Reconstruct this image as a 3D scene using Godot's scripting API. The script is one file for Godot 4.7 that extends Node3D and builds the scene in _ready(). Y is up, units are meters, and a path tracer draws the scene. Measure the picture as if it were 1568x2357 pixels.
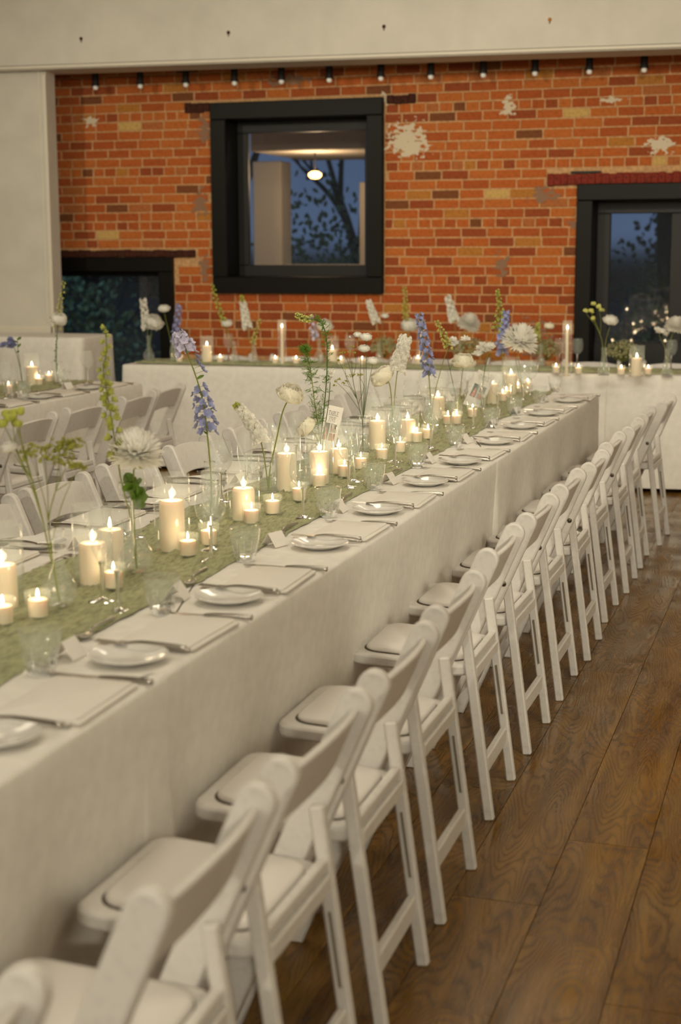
extends Node3D

const ORD := ["first", "second", "third", "fourth", "fifth", "sixth", "seventh", "eighth", "ninth", "tenth", "eleventh", "twelfth", "thirteenth", "fourteenth", "fifteenth", "sixteenth", "seventeenth", "eighteenth", "nineteenth", "twentieth", "twenty-first", "twenty-second", "twenty-third", "twenty-fourth", "twenty-fifth", "twenty-sixth", "twenty-seventh", "twenty-eighth", "twenty-ninth", "thirtieth"]
const TOP := 0.762
const MID := -1.69
const FLAT := 4294967295
var rng := RandomNumberGenerator.new()
var M := {}
var used := {}
var cache := {}

# ---------------------------------------------------------------- helpers
func V(x: float, y: float, z: float) -> Vector3: return Vector3(x, y, z)

func numbered(called: String) -> String:
	var n: int = used.get(called, 0)
	used[called] = n + 1
	return called if n == 0 else "%s_%03d" % [called, n]

func tag(o: Node3D, label := "", category := "", group := "", kind := "") -> Node3D:
	if label: o.set_meta("label", label)
	if category: o.set_meta("category", category)
	if group: o.set_meta("group", group)
	if kind: o.set_meta("kind", kind)
	return o

func thing(called: String, label: String, category: String, at := Vector3.ZERO, turn := 0.0, group := "") -> Node3D:
	var o := Node3D.new()
	o.name = numbered(called)
	add_child(o)
	o.position = at
	o.rotation.y = turn
	tag(o, label, category, group)
	return o

func part(called: String, mesh: Mesh, mat: Material, parent: Node3D = null, at := Vector3.ZERO) -> MeshInstance3D:
	var o := MeshInstance3D.new()
	o.name = called if parent else numbered(called)
	o.mesh = mesh
	if mat: o.material_override = mat
	o.position = at
	(parent if parent else self).add_child(o, true)
	return o

func struct(called: String, mesh: Mesh, mat: Material, label := "", at := Vector3.ZERO) -> MeshInstance3D:
	var o := part(called, mesh, mat, null, at)
	tag(o, label, "", "", "structure")
	return o

func dup(root: Node3D, called: String, at: Vector3, turn: float, label: String, category: String, group := "") -> Node3D:
	var c: Node3D = root.duplicate()
	c.name = numbered(called)
	add_child(c)
	c.position = at
	c.rotation = Vector3(0, turn, 0)
	for k in ["label", "category", "group"]:
		if c.has_meta(k): c.remove_meta(k)
	return tag(c, label, category, group)

func mb() -> SurfaceTool:
	var st := SurfaceTool.new()
	st.begin(Mesh.PRIMITIVE_TRIANGLES)
	return st

func done(st: SurfaceTool) -> ArrayMesh:
	st.generate_normals()
	return st.commit()

func face(st: SurfaceTool, p: Array, out: Vector3) -> void:
	var a: Vector3 = p[0]
	var b: Vector3 = p[1]
	var c: Vector3 = p[2]
	var flip := (b - a).cross(c - a).dot(out) > 0.0
	for i in range(1, p.size() - 1):
		st.add_vertex(p[0])
		st.add_vertex(p[i + 1] if flip else p[i])
		st.add_vertex(p[i] if flip else p[i + 1])

func cbox(st: SurfaceTool, c: Vector3, s: Vector3, ch := 0.003, b := Basis()) -> void:
	st.set_smooth_group(FLAT)
	var h := s / 2.0
	ch = minf(ch, minf(h.x, minf(h.y, h.z)) * 0.9)
	var i := h - Vector3.ONE * ch
	var ax := [Vector3.RIGHT, Vector3.UP, Vector3.BACK]
	for a in 3:
		for sg in [-1.0, 1.0]:
			var n: Vector3 = ax[a] * sg
			var u: Vector3 = ax[(a + 1) % 3]
			var w: Vector3 = ax[(a + 2) % 3]
			var o: Vector3 = n * h[a]
			var iu := i[(a + 1) % 3]
			var iw := i[(a + 2) % 3]
			face(st, [c + b * (o - u * iu - w * iw), c + b * (o + u * iu - w * iw), c + b * (o + u * iu + w * iw), c + b * (o - u * iu + w * iw)], b * n)
			for sg2 in [-1.0, 1.0]:
				var m: Vector3 = u * sg2
				var e1: Vector3 = n * h[a] + m * iu
				var e2: Vector3 = n * i[a] + m * h[(a + 1) % 3]
				face(st, [c + b * (e1 - w * iw), c + b * (e1 + w * iw), c + b * (e2 + w * iw), c + b * (e2 - w * iw)], b * (n + m))
	for sx in [-1.0, 1.0]:
		for sy in [-1.0, 1.0]:
			for sz in [-1.0, 1.0]:
				var d := Vector3(sx, sy, sz)
				face(st, [c + b * (Vector3(h.x, i.y, i.z) * d), c + b * (Vector3(i.x, h.y, i.z) * d), c + b * (Vector3(i.x, i.y, h.z) * d)], b * d)

func boxm(s: Vector3, ch := 0.003) -> ArrayMesh:
	var st := mb()
	cbox(st, Vector3.ZERO, s, ch)
	return done(st)

# a beam between two points
func bar(st: SurfaceTool, a: Vector3, b: Vector3, w: float, d: float, side := Vector3.BACK, ch := 0.003) -> void:
	var y := (b - a).normalized()
	var x := y.cross(side).normalized()
	cbox(st, (a + b) / 2.0, Vector3(w, (b - a).length(), d), ch, Basis(x, y, x.cross(y)))

# convex or star outline (anticlockwise in xy) given thickness along z, with rounded edges
func slab(st: SurfaceTool, xf: Transform3D, pts: PackedVector2Array, th: float, bev: float, smooth := false) -> void:
	var n := pts.size()
	var ins := PackedVector2Array()
	var mid := PackedVector2Array()
	var cen := Vector2.ZERO
	for p in pts: cen += p / n
	for i in n:
		var d1 := (pts[i] - pts[(i + n - 1) % n]).normalized()
		var d2 := (pts[(i + 1) % n] - pts[i]).normalized()
		var nn := Vector2(d1.y + d2.y, -d1.x - d2.x).normalized()
		var k := bev / maxf(0.5, nn.dot(Vector2(d2.y, -d2.x)))
		ins.append(pts[i] - nn * k)
		mid.append(pts[i] - nn * k * 0.293)
	var h := th / 2.0
	var rings := [[ins, -h], [mid, -h + bev * 0.293], [pts, -h + bev], [pts, h - bev], [mid, h - bev * 0.293], [ins, h]]
	for k in 5:
		st.set_smooth_group(0 if smooth else (1 if k == 2 else (2 if k < 2 else 3)))
		var r0: Array = rings[k]
		var r1: Array = rings[k + 1]
		for i in n:
			var j := (i + 1) % n
			var o2: Vector2 = (pts[i] + pts[j]) / 2.0 - cen
			var e: Vector2 = pts[j] - pts[i]
			var out := Vector3(e.y, -e.x, 0).normalized() + Vector3(0, 0, -0.9 if k < 2 else (0.9 if k > 2 else 0.0))
			face(st, [xf * Vector3(r0[0][i].x, r0[0][i].y, r0[1]), xf * Vector3(r0[0][j].x, r0[0][j].y, r0[1]), xf * Vector3(r1[0][j].x, r1[0][j].y, r1[1]), xf * Vector3(r1[0][i].x, r1[0][i].y, r1[1])], xf.basis * out)
	for sg in [-1.0, 1.0]:
		st.set_smooth_group(0 if smooth else 5 + int(sg))
		for i in n:
			var j := (i + 1) % n
			face(st, [xf * Vector3(cen.x, cen.y, h * sg), xf * Vector3(ins[i].x, ins[i].y, h * sg), xf * Vector3(ins[j].x, ins[j].y, h * sg)], xf.basis * Vector3(0, 0, sg))

func rrect(w: float, h: float, r: float, k := 4) -> PackedVector2Array:
	var p := PackedVector2Array()
	for c in 4:
		var o := Vector2(w / 2 - r, h / 2 - r) * Vector2(1 if c in [0, 3] else -1, 1 if c < 2 else -1)
		for i in k + 1:
			var a := (c + float(i) / k) * PI / 2
			p.append(o + Vector2(cos(a), sin(a)) * r)
	return p

func lathe(st: SurfaceTool, prof: Array, n := 20, at := Vector3.ZERO, flat := false) -> void:
	var g := 10
	for i in prof.size() - 1:
		var p: Vector2 = prof[i]
		var q: Vector2 = prof[i + 1]
		if i > 0:
			var o: Vector2 = prof[i - 1]
			if absf((p - o).angle_to(q - p)) > 0.75: g += 1
		st.set_smooth_group(FLAT if flat else g)
		for j in n:
			var a := TAU * j / n
			var b := TAU * ((j + 1) % n) / n
			var p0 := at + Vector3(p.x * cos(a), p.y, p.x * sin(a))
			var p1 := at + Vector3(p.x * cos(b), p.y, p.x * sin(b))
			var q0 := at + Vector3(q.x * cos(a), q.y, q.x * sin(a))
			var q1 := at + Vector3(q.x * cos(b), q.y, q.x * sin(b))
			if p.x > 1e-6:
				st.add_vertex(p1); st.add_vertex(q1 if q.x > 1e-6 else q0); st.add_vertex(p0)
			if q.x > 1e-6:
				st.add_vertex(p0 if p.x > 1e-6 else p0); st.add_vertex(q1); st.add_vertex(q0)

func lathem(prof: Array, n := 20, flat := false) -> ArrayMesh:
	var st := mb()
	lathe(st, prof, n, Vector3.ZERO, flat)
	return done(st)

func smoothed(p: Array, k := 4) -> Array:
	if p.size() < 3: return p
	var o := []
	for i in p.size() - 1:
		var a: Vector3 = p[maxi(i - 1, 0)]
		var b: Vector3 = p[i]
		var c: Vector3 = p[i + 1]
		var d: Vector3 = p[mini(i + 2, p.size() - 1)]
		for j in k: o.append(b.cubic_interpolate(c, a, d, float(j) / k))
	o.append(p[-1])
	return o

func tube(st: SurfaceTool, p: Array, r0: float, r1: float, n := 6) -> void:
	st.set_smooth_group(0)
	var u := Vector3.ZERO
	var rings := []
	for i in p.size():
		var t: Vector3 = (p[mini(i + 1, p.size() - 1)] - p[maxi(i - 1, 0)]).normalized()
		if i == 0: u = t.cross(Vector3(0.3, 0.1, 1)).normalized()
		u = (u - t * u.dot(t)).normalized()
		var v := u.cross(t)
		var r := lerpf(r0, r1, float(i) / maxi(1, p.size() - 1))
		var ring := []
		for j in n: ring.append(p[i] + (u * cos(TAU * j / n) + v * sin(TAU * j / n)) * r)
		rings.append(ring)
	for i in rings.size() - 1:
		for j in n:
			var k := (j + 1) % n
			st.add_vertex(rings[i][k]); st.add_vertex(rings[i + 1][k]); st.add_vertex(rings[i + 1][j])
			st.add_vertex(rings[i][k]); st.add_vertex(rings[i + 1][j]); st.add_vertex(rings[i][j])
	for j in range(1, n - 1):
		st.add_vertex(rings[-1][0]); st.add_vertex(rings[-1][j]); st.add_vertex(rings[-1][j + 1])

func along(dir: Vector3, spin := 0.0) -> Basis:
	var y := dir.normalized()
	var x := y.cross(Vector3(0.31, 0.2, 0.93)).normalized()
	return Basis(x, y, x.cross(y)) * Basis(Vector3.UP, spin)

func path_at(p: Array, t: float) -> Vector3:
	var f := clampf(t, 0, 1) * (p.size() - 1)
	var i := mini(int(f), p.size() - 2)
	return p[i].lerp(p[i + 1], f - i)

# ---------------------------------------------------------------- materials
func mat(color: Color, rough := 0.6, metal := 0.0) -> StandardMaterial3D:
	var m := StandardMaterial3D.new()
	m.albedo_color = color
	m.roughness = rough
	m.metallic = metal
	return m

func noise_tex(freq: float, w := 256, ramp: Array = [], bump := 0.0, octaves := 4, seed_ := 1) -> NoiseTexture2D:
	var n := FastNoiseLite.new()
	n.seed = seed_
	n.frequency = freq
	n.fractal_octaves = octaves
	var t := NoiseTexture2D.new()
	t.width = w
	t.height = w
	t.seamless = true
	t.noise = n
	if ramp.size():
		var g := Gradient.new()
		g.offsets = PackedFloat32Array(range(ramp.size()).map(func(i): return float(i) / (ramp.size() - 1)))
		g.colors = PackedColorArray(ramp)
		t.color_ramp = g
	if bump > 0.0:
		t.as_normal_map = true
		t.bump_strength = bump
	return t

func grey(a: float) -> Color: return Color(a, a, a)

func triplanar(m: StandardMaterial3D, s: float, world := true) -> StandardMaterial3D:
	m.uv1_triplanar = true
	m.uv1_world_triplanar = world
	m.uv1_scale = Vector3.ONE * s
	return m

func glass(a := 0.09, tint := Color(0.9, 0.95, 0.92)) -> StandardMaterial3D:
	var m := mat(Color(tint, a), 0.0)
	m.transparency = BaseMaterial3D.TRANSPARENCY_ALPHA
	return m

func leafy(c: Color, back := 0.35) -> StandardMaterial3D:
	var m := mat(c, 0.55)
	m.backlight_enabled = true
	m.backlight = Color(back, back, back)
	m.cull_mode = BaseMaterial3D.CULL_DISABLED
	return m

func materials() -> void:
	M.cloth = triplanar(mat(Color(0.91, 0.895, 0.865), 0.9), 3.0)
	M.cloth.albedo_texture = noise_tex(0.02, 256, [grey(0.94), grey(1.0)], 0.0, 5, 3)
	M.napkin = mat(Color(0.87, 0.85, 0.82), 0.9)
	M.chair = triplanar(mat(Color(0.86, 0.845, 0.825), 0.42), 4.0, false)
	M.chair.albedo_texture = noise_tex(0.03, 256, [grey(0.93), grey(1.0), grey(0.98)], 0.0, 5, 4)
	M.pad = triplanar(mat(Color(0.86, 0.84, 0.82), 0.5), 9.0, false)
	M.seam_and_shadow = mat(Color(0.34, 0.3, 0.25), 0.9)
	M.bolt = mat(Color(0.4, 0.38, 0.34), 0.4, 0.9)
	M.slot = mat(Color(0.5, 0.45, 0.38), 0.6)
	M.runner = triplanar(mat(Color(0.68, 0.685, 0.53), 0.95), 6.0, false)
	M.runner.uv1_scale = Vector3(22, 6, 2.5)
	M.runner.albedo_texture = noise_tex(0.03, 256, [grey(0.62), grey(0.9), grey(1.0)], 0.0, 4, 6)
	M.china = mat(Color(0.9, 0.89, 0.87), 0.12)
	M.china.clearcoat_enabled = true
	M.china.clearcoat = 0.6
	M.china.clearcoat_roughness = 0.05
	M.steel = mat(Color(0.72, 0.7, 0.67), 0.22, 1.0)
	M.glass = glass()
	M.glass_thick = glass(0.1)
	M.glass_bowl = glass(0.1)
	M.pane = glass(0.02, Color(0.6, 0.7, 0.8))
	M.water = glass(0.03, Color(0.9, 0.97, 0.95))
	M.solid_glass = mat(Color(1, 1, 1, 0.0), 0.0)
	M.solid_glass.refraction_enabled = true
	M.solid_glass.refraction_scale = 0.05
	M.solid_glass.transparency = BaseMaterial3D.TRANSPARENCY_ALPHA
	M.wax = mat(Color(0.93, 0.875, 0.77), 0.55)
	M.wax.subsurf_scatter_enabled = true
	M.wax.subsurf_scatter_strength = 0.35
	M.wick = mat(Color(0.05, 0.04, 0.03), 0.9)
	M.flame = mat(Color(1, 0.8, 0.5), 1.0)
	M.flame.emission_enabled = true
	M.flame.emission = Color(1.0, 0.93, 0.82)
	M.flame.emission_energy_multiplier = 16.0
	M.card = mat(Color(0.9, 0.88, 0.85), 0.8)
	M.ink = mat(Color(0.42, 0.38, 0.33), 0.8)
	M.stem = leafy(Color(0.5, 0.53, 0.2), 0.2)
	M.stem_dark = leafy(Color(0.25, 0.33, 0.11), 0.15)
	M.leaf = leafy(Color(0.36, 0.5, 0.1))
	M.bud = leafy(Color(0.70, 0.72, 0.3), 0.5)
	M.bud_pale = leafy(Color(0.74, 0.74, 0.4))
	M.lime = leafy(Color(0.62, 0.62, 0.24))
	M.white = leafy(Color(0.97, 0.96, 0.92), 1.0)
	M.cream = leafy(Color(0.97, 0.945, 0.86), 0.8)
	M.blue = leafy(Color(0.54, 0.56, 0.74), 0.5)
	M.lilac = leafy(Color(0.76, 0.74, 0.84), 0.5)
	M.brownish = leafy(Color(0.3, 0.18, 0.1), 0.1)
	M.gyp = leafy(Color(0.63, 0.62, 0.45), 0.3)
	M.wall = triplanar(mat(Color(0.82, 0.8, 0.755), 0.85), 1.0)
	M.wall.albedo_texture = noise_tex(0.01, 256, [grey(0.95), grey(1.0)], 0.0, 5, 9)
	M.trim = mat(Color(0.85, 0.82, 0.76), 0.6)
	M.ceil = mat(Color(0.85, 0.83, 0.79), 0.9)
	M.mortar = triplanar(mat(Color(0.86, 0.67, 0.47), 0.95), 2.0)
	M.mortar.albedo_texture = noise_tex(0.05, 256, [grey(0.75), grey(1.0)], 0.0, 5, 10)
	M.black = mat(Color(0.062, 0.056, 0.042), 0.45)
	M.black.metallic_specular = 0.3
	M.dark = mat(Color(0.04, 0.034, 0.027), 0.55)
	M.timber = triplanar(mat(Color(0.3, 0.17, 0.08), 0.9), 4.0)
	M.timber.albedo_texture = noise_tex(0.03, 256, [Color(0.25, 0.15, 0.1), Color(1.0, 0.75, 0.5), Color(0.5, 0.3, 0.2)], 0.0, 5, 12)
	M.red = triplanar(mat(Color(0.5, 0.17, 0.09), 0.85), 4.0)
	M.red.albedo_texture = noise_tex(0.03, 256, [Color(0.5, 0.45, 0.4), Color(1, 0.9, 0.8), Color(1, 1, 1)], 0.0, 5, 13)
	M.paint = mat(Color(0.82, 0.76, 0.66), 0.9)
	M.render_grey = mat(Color(0.55, 0.42, 0.33), 0.95)
	M.bulb = mat(Color(0.95, 0.94, 0.92), 0.3)
	M.socket = mat(Color(0.1, 0.08, 0.06), 0.6)
	M.porch = mat(Color(0.62, 0.58, 0.52), 0.9)
	M.bark = mat(Color(0.07, 0.06, 0.055), 0.95)
	M.bush = leafy(Color(0.3, 0.42, 0.3), 0.2)
	M.earth = mat(Color(0.1, 0.1, 0.1), 0.95)
	for i in 8:
		var c: Color = [Color(0.72, 0.37, 0.135), Color(0.67, 0.325, 0.115), Color(0.74, 0.405, 0.16), Color(0.59, 0.275, 0.11), Color(0.71, 0.46, 0.18), Color(0.80, 0.65, 0.38), Color(0.48, 0.27, 0.13), Color(0.69, 0.40, 0.2)][i]
		var m := triplanar(mat(c, 0.9), 3.0)
		m.albedo_texture = cache.get("brick_tex", noise_tex(0.04, 256, [grey(0.84), grey(0.97), grey(1.0)], 0.0, 5, 11))
		cache.brick_tex = m.albedo_texture
		M["brick%d" % i] = m
	floor_material()

func floor_material() -> void:
	var w := 768
	var h := 1536
	var n := FastNoiseLite.new()
	n.seed = 21
	n.frequency = 1.0
	n.fractal_octaves = 2
	n.fractal_gain = 0.3
	var f := FastNoiseLite.new()
	f.seed = 5
	f.frequency = 1.0
	f.fractal_octaves = 2
	var im := Image.create_empty(w, h, false, Image.FORMAT_RGB8)
	var ro := Image.create_empty(w, h, false, Image.FORMAT_RGB8)
	for y in h:
		var vv := 3.5 * y / h
		for x in w:
			var s := x * 4 / w
			var u := fmod(4.0 * x / w, 1.0) * 0.217
			var top := n.get_noise_3d(u * 5.5 + s * 17.0, vv * 0.95, s * 5.0) + 0.028 * f.get_noise_2d(u * 40.0 + s * 9.0, vv * 11.0)
			var line := pow(absf(sin(top * 34.0)), 0.5)
			var fibre := f.get_noise_2d(u * 420.0, vv * 9.0 + s * 31.0)
			var broad := f.get_noise_2d(u * 14.0 + s * 7.0, vv * 1.1)
			var k := clampf(0.58 + 0.27 * line + 0.12 * fibre + 0.16 * broad, 0.12, 1.0) * (0.92 + 0.05 * sin(s * 2.3))
			im.set_pixel(x, y, Color(k, k * (0.97 + 0.03 * broad), k * (0.93 + 0.08 * fibre)))
			var r := 0.25 + 0.16 * (1.0 - line) + 0.22 * n.get_noise_2d(u * 5.0 + s * 3.0, vv * 3.0) + 0.1 * fibre
			ro.set_pixel(x, y, grey(clampf(r, 0.12, 0.8)))
	M.floor = mat(Color(0.60, 0.445, 0.2), 1.0)
	M.floor.albedo_texture = ImageTexture.create_from_image(im)
	M.floor.roughness_texture = ImageTexture.create_from_image(ro)
	M.floor.roughness = 1.0
	M.floor.metallic_specular = 0.45

func _ready() -> void:
	rng.seed = 12
	camera_and_light()
	materials()
	shapes()
	room()
	chairs()
	tables()
	place_settings()
	glasses()
	candles()
	flowers()
	cards()

# ---------------------------------------------------------------- the room
func camera_and_light() -> void:
	var cam := Camera3D.new()
	cam.name = "camera"
	var at := CameraAttributesPhysical.new()
	at.frustum_focal_length = 35.21
	at.frustum_focus_distance = 5.35
	at.frustum_near = 0.05
	at.frustum_far = 120.0
	at.exposure_aperture = 2.0
	cam.attributes = at
	cam.fov = 37.64
	cam.near = 0.05
	cam.far = 120.0
	add_child(cam)
	cam.transform = Transform3D(V(0.953268, -0.003633, -0.302105), V(-0.048509, 0.985114, -0.164914), V(0.298207, 0.171862, 0.938901), V(0, 1.58323, 0))
	cam.current = true
	var e := Environment.new()
	e.background_mode = Environment.BG_SKY
	var sky := Sky.new()
	var sm := ProceduralSkyMaterial.new()
	sm.sky_top_color = Color(0.2, 0.29, 0.48)
	sm.sky_horizon_color = Color(0.42, 0.52, 0.68)
	sm.ground_bottom_color = Color(0.04, 0.045, 0.05)
	sm.ground_horizon_color = Color(0.06, 0.07, 0.08)
	sm.sky_energy_multiplier = 0.7
	sky.sky_material = sm
	e.sky = sky
	e.tonemap_mode = Environment.TONE_MAPPER_LINEAR
	e.tonemap_exposure = 1.0
	e.sdfgi_enabled = true
	e.ssao_enabled = true
	e.ssil_enabled = true
	var we := WorldEnvironment.new()
	we.name = "world"
	we.environment = e
	add_child(we)
	# unseen ceiling panels, placed to light tables and floor: x, z, size, energy
	var glow := mat(Color(1, 0.9, 0.75), 1.0)
	glow.emission_enabled = true
	glow.emission = Color(1.0, 0.86, 0.66)
	glow.emission_energy_multiplier = 0.6
	var k := 0
	for p in [[-1.6, -0.8, 1.1, 2.4], [-1.6, -4.0, 1.1, 2.3], [-1.6, -7.2, 1.1, 2.1], [1.3, -3.4, 1.2, 1.4], [-5.4, -2.2, 1.2, 0.6], [-4.6, -5.2, 1.2, 1.1], [-5.2, -8.4, 1.2, 0.7], [1.2, -8.3, 1.2, 0.9], [-1.9, -9.3, 0.6, 0.3]]:
		var t := thing("unseen_ceiling_light", "unseen square ceiling panel out of view, placed to light the room, number %s" % ORD[k], "light", Vector3(p[0], 3.66, p[1]), 0.0, "unseen ceiling panels")
		var st := mb()
		cbox(st, Vector3.ZERO, Vector3(p[2] + 0.1, 0.06, p[2] + 0.1), 0.01)
		part("frame", done(st), mat(Color(0.85, 0.82, 0.76), 0.6), t, Vector3(0, 0.012, 0))
		part("diffuser", boxm(Vector3(p[2], 0.012, p[2])), glow, t, Vector3(0, -0.026, 0))
		var l := AreaLight3D.new()
		l.name = "unseen_panel_lamp"
		l.area_size = Vector2(p[2], p[2])
		l.light_energy = p[3]
		l.light_color = LAMP
		l.area_range = 30.0
		l.area_attenuation = 2.0
		l.shadow_enabled = true
		t.add_child(l)
		l.position = Vector3(0, -0.04, 0)
		l.rotation.x = -PI / 2
		k += 1
	k = 0
	# unseen spotlights, placed to light walls, drapes and chairs: place, aim, energy, half angle
	for p in [[V(-5.6, 3.3, -5.6), V(-5.4, 2.4, -11.2), 4.5, 42.0], [V(-2.9, 3.3, -5.6), V(-2.9, 2.4, -11.2), 4.3, 42.0], [V(-0.4, 3.3, -5.6), V(-0.8, 2.4, -11.2), 4.4, 42.0], [V(1.6, 2.7, 3.6), V(-1.1, 0.7, -3.0), 12.0, 32.0], [V(-2.6, 3.0, 3.6), V(-2.6, 0.8, -6.0), 7.5, 36.0], [V(2.0, 3.1, -0.9), V(-1.0, 0.7, -7.0), 8.5, 26.0], [V(0.6, 3.4, -1.6), V(2.6, 2.3, -1.0), 4.6, 60.0], [V(0.6, 3.4, -5.4), V(2.6, 2.3, -4.8), 4.2, 60.0], [V(-0.6, 3.3, -3.2), V(-2.6, 0.9, -10.0), 2.6, 34.0]]:
		var t := thing("unseen_spotlight", "unseen spotlight placed to light walls, drapes and chairs, number %s" % ORD[k], "light", p[0], 0.0, "unseen spotlights")
		t.look_at_from_position(p[0], p[1])
		var can := part("housing", lathem([Vector2(0, 0.0), Vector2(0.05, 0.0), Vector2(0.1, 0.12), Vector2(0.12, 0.12), Vector2(0.06, -0.08), Vector2(0.0, -0.1)], 20), mat(Color(0.1, 0.1, 0.1), 0.5), t)
		can.rotation.x = -PI / 2
		var lens := part("lens", lathem([Vector2(0, 0.012), Vector2(0.085, 0.008), Vector2(0.085, 0.0), Vector2(0, 0.0)], 20), glow, t, Vector3(0, 0, -0.1))
		lens.rotation.x = -PI / 2
		var l := SpotLight3D.new()
		l.name = "unseen_spot_lamp"
		l.light_energy = p[2]
		l.light_color = LAMP
		l.light_size = 0.12
		l.spot_angle = p[3]
		l.spot_angle_attenuation = 0.6
		l.spot_range = 30.0
		l.spot_attenuation = 2.0
		l.shadow_enabled = true
		t.add_child(l)
		l.position = Vector3(0, 0, -0.14)
		k += 1

const LAMP := Color(1.0, 0.962, 0.865)
const WZ := -11.178
const HOLES := [Rect2(-4.5, 1.3, 1.23, 1.35), Rect2(-6.9, 0.2, 1.92, 1.28), Rect2(-1.66, 0.0, 1.52, 1.99)]

func wall_with_holes(x0: float, x1: float, y1: float, z0: float, z1: float, holes: Array) -> ArrayMesh:
	var st := mb()
	var xs := [x0, x1]
	var ys := [0.0, y1]
	for r in holes:
		xs.append_array([r.position.x, r.end.x])
		ys.append_array([r.position.y, r.end.y])
	xs.sort()
	ys.sort()
	for i in xs.size() - 1:
		for j in ys.size() - 1:
			var c := Vector2((xs[i] + xs[i + 1]) / 2.0, (ys[j] + ys[j + 1]) / 2.0)
			if xs[i + 1] - xs[i] < 1e-4 or ys[j + 1] - ys[j] < 1e-4 or holes.any(func(r): return r.has_point(c)): continue
			cbox(st, Vector3(c.x, c.y, (z0 + z1) / 2), Vector3(xs[i + 1] - xs[i], ys[j + 1] - ys[j], z1 - z0), 0.0002)
	return done(st)

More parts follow.
